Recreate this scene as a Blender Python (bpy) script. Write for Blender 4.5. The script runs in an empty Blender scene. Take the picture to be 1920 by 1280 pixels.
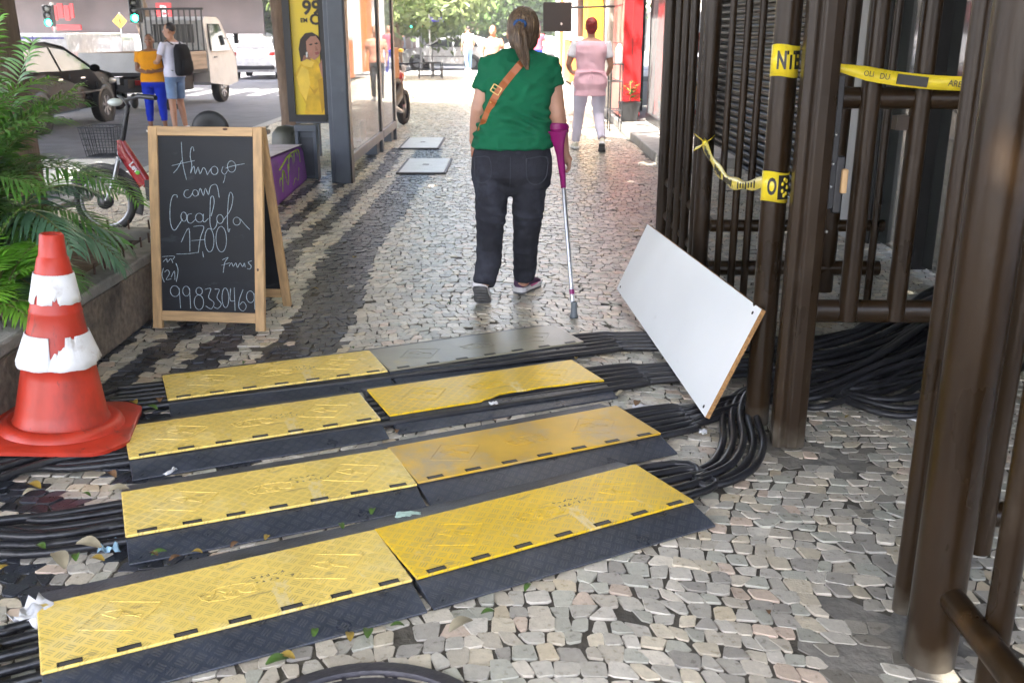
import bpy, math, random
import numpy as np
from mathutils import Vector, Matrix, noise
from mathutils.bvhtree import BVHTree
R = math.radians
SC = bpy.context.scene
COL = SC.collection
# ------------------------------------------------------------------ camera
cam = bpy.data.cameras.new('camera'); cam.sensor_width = 36; cam.lens = 34.58
cam.clip_start = .05; cam.clip_end = 600
camo = bpy.data.objects.new('camera', cam); COL.objects.link(camo)
CAMH, PITCH, FPX = 1.5, R(17.46), 1844.0
camo.location = (0, 0, CAMH); camo.rotation_euler = (R(90)-PITCH, 0, 0)
cam.dof.use_dof = True; cam.dof.focus_distance = 4.2; cam.dof.aperture_fstop = 6.3
SC.camera = camo
# ------------------------------------------------------------------ light
SUN_EL, SUN_AZ = R(60), R(215)         # azimuth clockwise from +Y: the sun stands behind the camera, to the left
w = bpy.data.worlds.new('World'); SC.world = w; w.use_nodes = True
nt = w.node_tree; bg = nt.nodes['Background']
sky = nt.nodes.new('ShaderNodeTexSky'); sky.sky_type = 'NISHITA'; sky.sun_disc = False
sky.sun_elevation = SUN_EL; sky.sun_rotation = SUN_AZ; sky.air_density = .8; sky.dust_density = 4.5; sky.ozone_density = .6
nt.links.new(sky.outputs[0], bg.inputs[0]); bg.inputs[1].default_value = 0.15
sl = bpy.data.lights.new('sun', 'SUN'); sl.energy = 5.0; sl.angle = R(.53); sl.color = (1, .95, .87)
slo = bpy.data.objects.new('sun', sl); COL.objects.link(slo)
sd = Vector((math.sin(SUN_AZ)*math.cos(SUN_EL), math.cos(SUN_AZ)*math.cos(SUN_EL), math.sin(SUN_EL)))
slo.rotation_euler = sd.to_track_quat('Z', 'Y').to_euler()
vs = SC.view_settings; vs.view_transform = 'Standard'; vs.look = 'None'; vs.gamma = 1; vs.exposure = 3.2
SC.cycles.max_bounces = 8; SC.cycles.diffuse_bounces = 4; SC.cycles.transparent_max_bounces = 12

# ------------------------------------------------------------------ helpers
def ray(u, v):
    x = (u-960)/FPX; y = (640-v)/FPX; c, s = math.cos(PITCH), math.sin(PITCH)
    return Vector((x, c+y*s, -s+y*c))
def G(u, v, z=0.):
    d = ray(u, v); return Vector((0, 0, CAMH)) + d*((z-CAMH)/d.z)
def AY(u, v, Y):
    d = ray(u, v); return Vector((0, 0, CAMH)) + d*(Y/d.y)
def AX(u, v, X):
    d = ray(u, v); return Vector((0, 0, CAMH)) + d*(X/d.x)
rng = random.Random(7)
def U(a, b): return rng.uniform(a, b)

def tag(o, label=None, cat=None, group=None, kind=None):
    if label: o['label'] = label
    if cat: o['category'] = cat
    if group: o['group'] = group
    if kind: o['kind'] = kind
    return o
def thing(name, label, cat, loc=(0, 0, 0), rz=0, group=None):
    o = bpy.data.objects.new(name, None); COL.objects.link(o); o.empty_display_size = .1
    o.location = loc; o.rotation_euler = (0, 0, rz)
    return tag(o, label, cat, group)
def copy_tree(o, parent=None):
    c = o.copy(); COL.objects.link(c)
    if parent: c.parent = parent
    for ch in list(o.children): copy_tree(ch, c)
    return c

class MB:
    def __init__(s): s.v = []; s.f = []; s.m = []; s.sm = []
    def add(s, vs, fs, mi=0, smooth=False, M=None):
        b = len(s.v)
        for p in vs:
            p = Vector(p)
            s.v.append(M @ p if M is not None else p)
        for f in fs:
            s.f.append([b+i for i in f]); s.m.append(mi); s.sm.append(smooth)
        return s
    def hexa(s, p, mi=0, M=None):
        return s.add(p, [(0, 3, 2, 1), (4, 5, 6, 7), (0, 1, 5, 4), (1, 2, 6, 5), (2, 3, 7, 6), (3, 0, 4, 7)], mi, False, M)
    def box(s, c, d, mi=0, M=None, rz=0):
        x, y, z = d[0]/2, d[1]/2, d[2]/2
        p = [(-x, -y, -z), (x, -y, -z), (x, y, -z), (-x, y, -z), (-x, -y, z), (x, -y, z), (x, y, z), (-x, y, z)]
        T = Matrix.Translation(c) @ Matrix.Rotation(rz, 4, 'Z')
        return s.hexa(p, mi, M @ T if M is not None else T)
    def bar(s, a, b, w, h, mi=0, up=(0, 0, 1), M=None):
        a, b = Vector(a), Vector(b); d = (b-a); L = d.length; d.normalize(); up = Vector(up)
        if abs(d.dot(up)) > .98: up = Vector((0, 1, 0))
        x = d.cross(up).normalized(); y = x.cross(d)
        p = [a-x*w/2-y*h/2, a+x*w/2-y*h/2, a+x*w/2+y*h/2, a-x*w/2+y*h/2]
        p += [q+d*L for q in p]
        return s.hexa(p, mi, M)
    def tube(s, path, r, n=8, mi=0, M=None, caps=True, flat=1.0, twist=0, smooth=True):
        P = [Vector(p) for p in path]; k = len(P)
        rr = list(r) if isinstance(r, (list, tuple)) else [r]*k
        vs = []; prev = None
        for i, p in enumerate(P):
            t = (P[min(i+1, k-1)]-P[max(i-1, 0)])
            if t.length < 1e-9: t = Vector((0, 0, 1))
            t.normalize()
            if prev is None:
                a = Vector((0, 0, 1)) if abs(t.z) < .9 else Vector((1, 0, 0))
                x = t.cross(a).normalized()
            else:
                x = prev - t*prev.dot(t); x.normalize()
            prev = x; y = t.cross(x)
            ri = rr[i]; rx, ry = ri if isinstance(ri, tuple) else (ri, ri*flat)
            for j in range(n):
                a = 2*math.pi*j/n + twist
                vs.append(p + x*math.cos(a)*rx + y*math.sin(a)*ry)
        fs = [(i*n+j, i*n+(j+1) % n, (i+1)*n+(j+1) % n, (i+1)*n+j) for i in range(k-1) for j in range(n)]
        s.add(vs, fs, mi, smooth, M)
        if caps: s.add(vs[:n], [tuple(range(n))[::-1]], mi, False, M); s.add(vs[-n:], [tuple(range(n))], mi, False, M)
        return s
    def cyl(s, a, b, r, n=16, mi=0, M=None, r2=None):
        return s.tube([a, b], [r, r if r2 is None else r2], n, mi, M)
    def ellip(s, c, r, n=14, k=9, mi=0, M=None):
        vs = []; fs = []
        for i in range(k+1):
            ph = math.pi*i/k
            for j in range(n):
                a = 2*math.pi*j/n
                vs.append((c[0]+r[0]*math.sin(ph)*math.cos(a), c[1]+r[1]*math.sin(ph)*math.sin(a), c[2]+r[2]*math.cos(ph)))
        fs = [(i*n+j, (i+1)*n+j, (i+1)*n+(j+1) % n, i*n+(j+1) % n) for i in range(k) for j in range(n)]
        return s.add(vs, fs, mi, True, M)
    def rings(s, rs, n=20, mi=0, M=None, e=2.0, caps=True):
        """loft: rings (cx, cy, z, rx, ry) stacked, superellipse exponent e"""
        vs = []
        for (cx, cy, z, rx, ry) in rs:
            for j in range(n):
                a = 2*math.pi*j/n; c, q = math.cos(a), math.sin(a)
                vs.append((cx+rx*math.copysign(abs(c)**(2/e), c), cy+ry*math.copysign(abs(q)**(2/e), q), z))
        k = len(rs)
        up = rs[-1][2] > rs[0][2]
        fs = [(i*n+j, i*n+(j+1) % n, (i+1)*n+(j+1) % n, (i+1)*n+j) for i in range(k-1) for j in range(n)]
        if not up: fs = [f[::-1] for f in fs]
        s.add(vs, fs, mi, True, M)
        if caps:
            a = tuple(range(n)); b = a[::-1]
            s.add(vs[:n], [b if up else a], mi, False, M); s.add(vs[-n:], [a if up else b], mi, False, M)
        return s
    def lathe(s, prof, n=32, mi=0, M=None, smooth=True):
        vs = [(r*math.cos(2*math.pi*j/n), r*math.sin(2*math.pi*j/n), z) for r, z in prof for j in range(n)]
        fs = [(i*n+j, i*n+(j+1) % n, (i+1)*n+(j+1) % n, (i+1)*n+j) for i in range(len(prof)-1) for j in range(n)]
        return s.add(vs, fs, mi, smooth, M)
    def prism(s, poly, z0, z1, mi=0, M=None):
        n = len(poly); a = sum(poly[i][0]*poly[(i+1) % n][1]-poly[(i+1) % n][0]*poly[i][1] for i in range(n))
        if a < 0: poly = poly[::-1]
        vs = [(p[0], p[1], z0) for p in poly]+[(p[0], p[1], z1) for p in poly]
        fs = [tuple(range(n))[::-1], tuple(range(n, 2*n))]+[(i, (i+1) % n, n+(i+1) % n, n+i) for i in range(n)]
        return s.add(vs, fs, mi, False, M)
    def quad(s, a, b, c, d, mi=0, M=None): return s.add([a, b, c, d], [(0, 1, 2, 3)], mi, False, M)
    def build(s, name, mats, parent=None, bevel=None, sharp=None, seg=2):
        me = bpy.data.meshes.new(name); me.from_pydata([tuple(v) for v in s.v], [], s.f)
        if not isinstance(mats, (list, tuple)): mats = [mats]
        for m in mats: me.materials.append(m)
        me.polygons.foreach_set('material_index', s.m); me.polygons.foreach_set('use_smooth', s.sm)
        if sharp: 
            me.polygons.foreach_set('use_smooth', [True]*len(s.f)); me.set_sharp_from_angle(angle=R(sharp))
        me.update()
        o = bpy.data.objects.new(name, me); COL.objects.link(o)
        if parent: o.parent = parent
        if bevel:
            b = o.modifiers.new('bevel', 'BEVEL'); b.width = bevel; b.segments = seg; b.limit_method = 'ANGLE'; b.angle_limit = R(40)
        return o

LAB = bpy.data.scenes.new('lab')     # a side scene in which single objects are evaluated quickly; removed at the end
def lab(o):
    LAB.collection.objects.link(o)
    with bpy.context.temp_override(scene=LAB, view_layer=LAB.view_layers[0]): dg = bpy.context.evaluated_depsgraph_get(); dg.update()
    return dg
def bvh(o): return BVHTree.FromPolygons([v.co.copy() for v in o.data.vertices], [tuple(p.vertices) for p in o.data.polygons])
def fuse(o, voxel, smooth=6, disp=None):
    """voxel-fuse the overlapping solids of o into one continuous skin, smooth it, optional vertex displacement"""
    m = o.modifiers.new('r', 'REMESH'); m.mode = 'VOXEL'; m.voxel_size = voxel; m.use_smooth_shade = True
    s = o.modifiers.new('s', 'SMOOTH'); s.factor = .5; s.iterations = smooth
    dg = lab(o)
    me = bpy.data.meshes.new_from_object(o.evaluated_get(dg)); LAB.collection.objects.unlink(o)
    old = o.data; mats = [x for x in old.materials]
    o.modifiers.clear(); o.data = me; bpy.data.meshes.remove(old)
    me.materials.clear()
    for x in mats: me.materials.append(x)
    if disp:
        nn_ = [v.normal.copy() for v in me.vertices]
        for v, nv in zip(me.vertices, nn_): v.co = v.co+nv*disp(v.co)
    me.polygons.foreach_set('use_smooth', [True]*len(me.polygons)); me.update()
    return o

# text as a mesh in local XY, centred
def text_mesh(name, body, size, mat, parent=None, M=None, ext=.001, bold=0, xs=1.0, shear=0):
    c = bpy.data.curves.new(name, 'FONT'); c.body = body; c.size = size; c.extrude = ext; c.align_x = 'CENTER'; c.align_y = 'CENTER'
    c.offset = bold; c.shear = shear; c.resolution_u = 3
    t = bpy.data.objects.new(name, c); COL.objects.link(t)
    COL.objects.unlink(t); dg = lab(t)
    me = bpy.data.meshes.new_from_object(t.evaluated_get(dg))
    bpy.data.objects.remove(t); bpy.data.curves.remove(c)
    me.transform(Matrix.Diagonal((xs, 1, 1, 1)))
    if M is not None: me.transform(M)
    me.materials.clear(); me.materials.append(mat)
    o = bpy.data.objects.new(name, me); COL.objects.link(o)
    if parent: o.parent = parent
    return o

# ------------------------------------------------------------------ materials
MATS = {}
def mat(name, col, rough=.5, metal=0., var=.15, vs=6., bump=0., bs=60., dirt=None, ds=2.5, spec=.5, stretch=None, coat=0, tr=0):
    """procedural surface: base colour broken by two noises, optional soil of its own colour, optional fine relief"""
    m = bpy.data.materials.new(name); m.use_nodes = True; MATS[name] = m
    n = m.node_tree.nodes; l = m.node_tree.links; b = n['Principled BSDF']
    b.inputs['Roughness'].default_value = rough; b.inputs['Metallic'].default_value = metal
    b.inputs['Specular IOR Level'].default_value = spec; b.inputs['Coat Weight'].default_value = coat
    if tr: b.inputs['Transmission Weight'].default_value = tr
    tc = n.new('ShaderNodeTexCoord'); src = tc.outputs['Object']
    if stretch:
        mp = n.new('ShaderNodeMapping'); mp.inputs['Scale'].default_value = stretch; l.new(src, mp.inputs[0]); src = mp.outputs[0]
    nz = n.new('ShaderNodeTexNoise'); nz.inputs['Scale'].default_value = vs; nz.inputs['Detail'].default_value = 6; l.new(src, nz.inputs['Vector'])
    mr = n.new('ShaderNodeMapRange'); mr.inputs[1].default_value = .3; mr.inputs[2].default_value = .7
    mr.inputs[3].default_value = 1-var; mr.inputs[4].default_value = 1+var; l.new(nz.outputs[0], mr.inputs[0])
    mx = n.new('ShaderNodeMix'); mx.data_type = 'RGBA'; mx.blend_type = 'MULTIPLY'; mx.inputs[0].default_value = 1
    mx.inputs[6].default_value = (*col, 1); l.new(mr.outputs[0], mx.inputs[7])
    out = mx.outputs[2]
    if dirt:
        d = n.new('ShaderNodeTexNoise'); d.inputs['Scale'].default_value = ds; d.inputs['Detail'].default_value = 8; d.inputs['Roughness'].default_value = .65
        l.new(src, d.inputs['Vector'])
        r = n.new('ShaderNodeMapRange'); r.inputs[1].default_value = dirt[1]; r.inputs[2].default_value = dirt[1]+.16; l.new(d.outputs[0], r.inputs[0])
        r.inputs[4].default_value = dirt[2] if len(dirt) > 2 else .8
        x = n.new('ShaderNodeMix'); x.data_type = 'RGBA'; l.new(r.outputs[0], x.inputs[0]); l.new(out, x.inputs[6]); x.inputs[7].default_value = (*dirt[0], 1)
        out = x.outputs[2]
    l.new(out, b.inputs['Base Color'])
    rr = n.new('ShaderNodeMapRange'); rr.inputs[3].default_value = max(rough-.1, .02); rr.inputs[4].default_value = min(rough+.1, 1); l.new(nz.outputs[0], rr.inputs[0]); l.new(rr.outputs[0], b.inputs['Roughness'])
    if bump:
        bn = n.new('ShaderNodeTexNoise'); bn.inputs['Scale'].default_value = bs; bn.inputs['Detail'].default_value = 4; l.new(src, bn.inputs['Vector'])
        bm = n.new('ShaderNodeBump'); bm.inputs['Strength'].default_value = bump; bm.inputs['Distance'].default_value = .01
        l.new(bn.outputs[0], bm.inputs['Height']); l.new(bm.outputs[0], b.inputs['Normal'])
    return m
def emit(name, col, s):
    m = bpy.data.materials.new(name); m.use_nodes = True; MATS[name] = m
    b = m.node_tree.nodes['Principled BSDF']; b.inputs['Base Color'].default_value = (*col, 1)
    b.inputs['Emission Color'].default_value = (*col, 1); b.inputs['Emission Strength'].default_value = s
    return m
def M_(m):   # shorthand to the nodes
    return m.node_tree.nodes, m.node_tree.links, m.node_tree.nodes['Principled BSDF']
def math_node(n, l, op, a, b=None, c=None):
    x = n.new('ShaderNodeMath'); x.operation = op
    for i, q in enumerate((a, b, c)):
        if q is None: continue
        if isinstance(q, (int, float)): x.inputs[i].default_value = q
        else: l.new(q, x.inputs[i])
    return x.outputs[0]
def grime(m, h, col, amt=.8):
    """splashed soil on the lowest h metres of a thing, broken up by noise"""
    n, l, b = M_(m); tc = n.new('ShaderNodeTexCoord'); sx = n.new('ShaderNodeSeparateXYZ'); l.new(tc.outputs['Object'], sx.inputs[0])
    nz = n.new('ShaderNodeTexNoise'); nz.inputs['Scale'].default_value = 14; nz.inputs['Detail'].default_value = 7; l.new(tc.outputs['Object'], nz.inputs['Vector'])
    f = math_node(n, l, 'MULTIPLY', math_node(n, l, 'SUBTRACT', math_node(n, l, 'MULTIPLY', nz.outputs[0], 2*h), sx.outputs[2]), 1/h)
    r = n.new('ShaderNodeMapRange'); r.inputs[4].default_value = amt; l.new(f, r.inputs[0])
    x = n.new('ShaderNodeMix'); x.data_type = 'RGBA'; l.new(r.outputs[0], x.inputs[0]); l.new(b.inputs['Base Color'].links[0].from_socket, x.inputs[6]); x.inputs[7].default_value = (*col, 1)
    l.new(x.outputs[2], b.inputs['Base Color']); return m
def scuffs(m, col, amt=.6, scale=3., thr=.63, stretch=(1, 6, 1)):
    """long thin scratches and wipes of another colour"""
    n, l, b = M_(m); tc = n.new('ShaderNodeTexCoord'); mp = n.new('ShaderNodeMapping'); mp.inputs['Scale'].default_value = stretch; mp.inputs['Rotation'].default_value = (.2, .3, .5); l.new(tc.outputs['Object'], mp.inputs[0])
    nz = n.new('ShaderNodeTexNoise'); nz.inputs['Scale'].default_value = scale; nz.inputs['Detail'].default_value = 10; nz.inputs['Roughness'].default_value = .7; nz.inputs['Distortion'].default_value = .6; l.new(mp.outputs[0], nz.inputs['Vector'])
    r = n.new('ShaderNodeMapRange'); r.inputs[1].default_value = thr; r.inputs[2].default_value = thr+.05; r.inputs[4].default_value = amt; l.new(nz.outputs[0], r.inputs[0])
    x = n.new('ShaderNodeMix'); x.data_type = 'RGBA'; l.new(r.outputs[0], x.inputs[0]); l.new(b.inputs['Base Color'].links[0].from_socket, x.inputs[6]); x.inputs[7].default_value = (*col, 1)
    l.new(x.outputs[2], b.inputs['Base Color']); return m
def tread(m, cell=.034, strength=.6, soil=None):
    """five-bar style tread relief: cells with three short bars, turned by 90 degrees in every other cell"""
    n, l, b = M_(m)
    tc = n.new('ShaderNodeTexCoord'); mp = n.new('ShaderNodeMapping'); mp.inputs['Rotation'].default_value = (0, 0, R(45))
    mp.inputs['Scale'].default_value = (1/cell,)*3; l.new(tc.outputs['Object'], mp.inputs[0])
    sx = n.new('ShaderNodeSeparateXYZ'); l.new(mp.outputs[0], sx.inputs[0])
    X, Y = sx.outputs[0], sx.outputs[1]; mn = lambda *a: math_node(n, l, *a)
    fx, fy = mn('FLOORED_MODULO', X, 1.), mn('FLOORED_MODULO', Y, 1.)
    par = mn('FLOORED_MODULO', mn('ADD', mn('FLOOR', X), mn('FLOOR', Y)), 2.)
    ip = mn('SUBTRACT', 1., par)
    s = mn('ADD', mn('MULTIPLY', fx, par), mn('MULTIPLY', fy, ip)); t = mn('ADD', mn('MULTIPLY', fy, par), mn('MULTIPLY', fx, ip))
    s3 = mn('ABSOLUTE', mn('SUBTRACT', mn('FLOORED_MODULO', mn('MULTIPLY', mn('SUBTRACT', s, .14), 4.2), 1.), .5))
    bar = mn('MULTIPLY', mn('LESS_THAN', s3, .27), mn('LESS_THAN', mn('ABSOLUTE', mn('SUBTRACT', t, .5)), .36))
    bar = mn('MULTIPLY', bar, mn('LESS_THAN', mn('ABSOLUTE', mn('SUBTRACT', s, .5)), .36))
    bp = n.new('ShaderNodeBump'); bp.inputs['Strength'].default_value = strength; bp.inputs['Distance'].default_value = .003
    l.new(bar, bp.inputs['Height'])
    old = b.inputs['Normal'].links
    if old: l.new(old[0].from_socket, bp.inputs['Normal'])
    l.new(bp.outputs[0], b.inputs['Normal'])
    if soil:
        nz = n.new('ShaderNodeTexNoise'); nz.inputs['Scale'].default_value = 5; l.new(tc.outputs['Object'], nz.inputs['Vector'])
        f = mn('MULTIPLY', mn('MULTIPLY', bar, soil[1]), mn('MULTIPLY', nz.outputs[0], 1.5))
        x = n.new('ShaderNodeMix'); x.data_type = 'RGBA'; l.new(f, x.inputs[0]); l.new(b.inputs['Base Color'].links[0].from_socket, x.inputs[6]); x.inputs[7].default_value = (*soil[0], 1)
        l.new(x.outputs[2], b.inputs['Base Color'])
    return m

black_rubber = tread(mat('black_rubber', (.036, .042, .058), .30, var=.3, vs=9, bump=.12, bs=150, dirt=((.12, .115, .11), .58, .5), ds=5), soil=((.1, .1, .1), .5))
slope_rubber = mat('slope_rubber', (.062, .067, .080), .45, var=.35, vs=12, bump=.3, bs=90, dirt=((.16, .15, .14), .52, .6), ds=7)
def yellow(nm, c, d, amt, rough): return scuffs(scuffs(tread(mat(nm, c, rough, var=.1, vs=4, bump=.08, bs=200, dirt=(d, .53, amt), ds=3.5), strength=.45, soil=((.34, .25, .1), .55)), (.22, .17, .10), .55, 4., .60, (1, 5, 1)), (.74, .62, .36), .6, 2.2, .57, (3, 1, 1))
lid_pale = yellow('lid_yellow_worn_sheen', (.82, .60, .15), (.74, .63, .33), .7, .27)  # worn yellow, paled further to hold the sky sheen
lid_rich = yellow('lid_yellow_strong', (.76, .49, .013), (.5, .36, .1), .55, .36)
lid_dull = mat('lid_yellow_smooth_worn', (.62, .37, .03), .4, var=.18, vs=5, bump=.1, bs=120, dirt=((.36, .3, .2), .48, .75), ds=4)
lid_grey = mat('lid_grey_worn', (.24, .225, .165), .33, var=.2, vs=5, bump=.15, bs=120, dirt=((.45, .33, .05), .6, .6), ds=5)
emb_y = mat('embossed_yellow', (.66, .40, .02), .45, var=.2, vs=20)
hinge_m = mat('hinge_plastic', (.055, .053, .055), .5, var=.2, vs=30)
slot_m = mat('slot_dark', (.012, .010, .008), .7)
cable_m = mat('cable_rubber', (.016, .016, .019), .33, var=.4, vs=14, bump=.15, bs=80, dirt=((.07, .065, .06), .6, .7), ds=9)
# ------------------------------------------------------------------ the pavement: every stone is modelled
stone_m = mat('pavement_stone', (1, 1, 1), .30, var=.12, vs=45, bump=.2, bs=150, spec=.55, dirt=((.13, .12, .1), .62, .45), ds=1.3)
n, l, b = M_(stone_m)
at = n.new('ShaderNodeAttribute'); at.attribute_name = 'stone'
mxn = [x for x in n if x.type == 'MIX'][0]; l.new(at.outputs['Color'], mxn.inputs[6])
grout_m = mat('pavement_grout', (.075, .066, .052), .85, var=.35, vs=18, bump=.7, bs=60, dirt=((.07, .063, .055), .5, .7), ds=4)
cement_m = mat('cement_patch', (.19, .175, .15), .8, var=.3, vs=7, bump=.6, bs=35, dirt=((.1, .095, .085), .5, .8), ds=9)
PATCH = [(1.02, 2.2, .22), (.86, 2.1, .13), (1.0, 3.47, .19), (1.22, 3.3, .15), (1.15, 2.9, .06), (.93, 1.9, .12)]
def in_patch(x, y):
    return any((x-a)**2+(y-c)**2 < (r*(.8+.35*math.sin(5*math.atan2(y-c, x-a)+a*9)))**2 for a, c, r in PATCH)
BANDS = [(-1.27, -.92), (-1.60, -1.43), (-1.86, -1.73), (-2.1, -2.0)]
def is_dark(x, y):
    xw = x + .04*math.sin(y*.95+.4) + .03*math.sin(y*1.9+1.3)*(1 if y < 9 else .4)
    if y > 13.5: return False
    if y < 3.75 and x < -1.0: return ((x*.75+y*1.25+.06*math.sin(x*5))*2.1) % 1 < .46
    k = .012*max(0, (7.5-y)/4)
    return any(a-k < xw < c+k*.3 for a, c in BANDS)
nr = np.random.default_rng(5)
def warp(x, y):
    dy = .12*np.sin(x*1.7+.4*y)+.045*np.sin(x*3.3+1.1+.3*y)+.05*np.sin(.6*x-1.7*y)
    dx = .05*np.sin(y*1.9+.7*x)+.025*np.sin(y*4.3)
    return x+dx, y+dy
PAL = np.array([(.30, .30, .285), (.34, .32, .28), (.42, .385, .31), (.47, .45, .41), (.43, .345, .29), (.18, .18, .178), (.255, .275, .255), (.38, .375, .36), (.36, .31, .22)])
PW = np.array([.25, .17, .09, .10, .05, .10, .13, .09, .02])
V = []; F = []; C = []; base = 0
y = .9
rows = []
while y < 36:
    p = (.059 if y < 7 else .066) * nr.uniform(.86, 1.14)
    rows.append((y, p)); y += p
for (y0, p) in rows:
    x0, x1 = (-4.08, 3.6) if y0 < 12 else (-4.08, 1.72)
    if y0 < 2.2: x0 = -2.1
    wd = nr.uniform(.040, .076, 300); xe = x0 + np.cumsum(wd); xe = xe[xe < x1]
    nst = len(xe)-1
    if nst < 2: continue
    sk = nr.normal(0, .0075, nst+1); jb = nr.normal(0, .0040, (nst, 4, 2))
    gap = nr.uniform(.0010, .0032, nst)
    tops = []
    a = np.stack([np.stack([xe[:-1]-sk[:-1]+gap, np.full(nst, y0)+gap], 1), np.stack([xe[1:]-sk[1:]-gap, np.full(nst, y0)+gap], 1),
                  np.stack([xe[1:]+sk[1:]-gap, np.full(nst, y0+p)-gap], 1), np.stack([xe[:-1]+sk[:-1]+gap, np.full(nst, y0+p)-gap], 1)], 1)
    a = a + jb
    cx, cy = a[:, :, 0].mean(1), a[:, :, 1].mean(1)
    # turn each stone a little
    th = nr.normal(0, .10, nst); co, si = np.cos(th)[:, None], np.sin(th)[:, None]
    qx, qy = a[:, :, 0]-cx[:, None], a[:, :, 1]-cy[:, None]
    shr = nr.uniform(.91, 1.0, nst)[:, None]
    a = np.stack([cx[:, None]+(qx*co-qy*si)*shr, cy[:, None]+(qx*si+qy*co)*shr], 2)
    wx, wy = warp(a[:, :, 0], a[:, :, 1]); a = np.stack([wx, wy], 2)
    near = y0 < 8.5
    tilt = nr.normal(0, .022, (nst, 2)); hz = nr.normal(0, .0016, nst)
    for k in range(nst):
        q = a[k]; mx_, my_ = q[:, 0].mean(), q[:, 1].mean()
        if in_patch(mx_, my_) and nr.random() < .55: continue
        if nr.random() < .006: continue
        if y0 < 6.02 and mx_ < -2.12: continue
        if near:
            o = []
            for i in range(4):
                A_, B_ = q[i], q[(i+1) % 4]
                t1 = nr.uniform(.03, .20); t2 = nr.uniform(.80, .97)
                m_ = (nr.random()-.5)*.006
                nrm = np.array([(B_-A_)[1], -(B_-A_)[0]]); nrm /= (np.linalg.norm(nrm)+1e-9)
                o.append(A_*(1-t1)+B_*t1+nrm*.002); o.append(A_*(1-t2)+B_*t2+nrm*(m_*.5+.001))
            o = np.array(o)
        else: o = q
        m = len(o); c0 = o.mean(0)
        zt = hz[k]+(o-c0)@tilt[k]
        ins = c0+(o-c0)*.97
        pts = np.concatenate([np.column_stack([ins, zt]), np.column_stack([o, zt-.0024]), np.column_stack([o, np.full(m, -.02)])]) if near else \
              np.concatenate([np.column_stack([ins, zt]), np.column_stack([o, np.full(m, -.012)])])
        V.append(pts)
        fs = [list(range(base, base+m))]
        for L in range(2 if near else 1):
            for i in range(m):
                j = (i+1) % m; fs.append([base+L*m+i, base+(L+1)*m+i, base+(L+1)*m+j, base+L*m+j])
        F += fs; base += len(pts)
        if in_patch(mx_, my_): col = np.array((.22, .20, .165))*nr.uniform(.6, 1.3)
        elif is_dark(mx_, my_) and nr.random() < .99: col = np.array((.030, .033, .042))*nr.uniform(.6, 1.6)
        else: col = (PAL[nr.choice(9, p=PW)]*.68+np.array((.345, .33, .30))*.32)*np.array((1.36, 1.28, 1.16))*nr.uniform(.85, 1.12)
        C += [col]*len(fs)
me = bpy.data.meshes.new('pavement_stones'); me.from_pydata(np.concatenate(V).tolist(), [], F)
ca = me.attributes.new('stone', 'FLOAT_COLOR', 'FACE')
ca.data.foreach_set('color', np.column_stack([np.array(C), np.ones(len(C))]).ravel())
me.materials.append(stone_m)
o = bpy.data.objects.new('pavement_stones', me); COL.objects.link(o); tag(o, kind='structure')
del V, F, C
mb = MB(); mb.quad((-4.1, -3, -.0055), (6, -3, -.0055), (6, 36, -.0055), (-4.1, 36, -.0055)); o = mb.build('pavement_bed', grout_m); tag(o, kind='structure')
for i, (a, c, r) in enumerate(PATCH):
    pl = [(a+r*1.05*(.8+.35*math.sin(5*t+a*9))*math.cos(t), c+r*1.05*(.8+.35*math.sin(5*t+a*9))*math.sin(t)) for t in [k*math.pi/14 for k in range(28)]]
    o = MB().prism(pl, -.008, -.0022+.0003*i).build('cement_patch', cement_m); tag(o, kind='structure')
asph_m = mat('asphalt', (.135, .135, .15), .75, var=.25, vs=3, bump=.4, bs=120, dirt=((.18, .18, .185), .55, .7), ds=.6)
farpave_m = mat('far_pavement', (.42, .41, .39), .6, var=.2, vs=2, bump=.3, bs=40)
o = MB().quad((-90, -30, -.16), (90, -30, -.16), (90, 260, -.16), (-90, 260, -.16)).build('road', asph_m); tag(o, kind='structure')
o = MB().box((1.0, 38.9, -.11), (10.2, 5.7, .2)).build('far_pavement', farpave_m); tag(o, kind='structure')
kerb_m = mat('granite_kerb', (.36, .35, .33), .6, var=.25, vs=30, bump=.4, bs=90)
mb = MB()
yy = -2.
while yy < 36: mb.box((-4.2, yy+.49, -.1), (.18, .97, .206)); yy += .99
o = mb.build('kerb', kerb_m, bevel=.012); tag(o, kind='structure')
paint_m = mat('road_paint', (.75, .74, .7), .6, var=.15, vs=20)
mb = MB()
mb.quad((-6.2, 10.9, -.156), (-5.0, 11.0, -.156), (-5.3, 13.6, -.156), (-6.6, 13.5, -.156))
for k in range(9): mb.quad((-11.5+k*.85, 27.5, -.156), (-11.1+k*.85, 27.5, -.156), (-11.1+k*.85, 31, -.156), (-11.5+k*.85, 31, -.156))
o = mb.build('road_marking', paint_m); tag(o, kind='structure')

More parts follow.
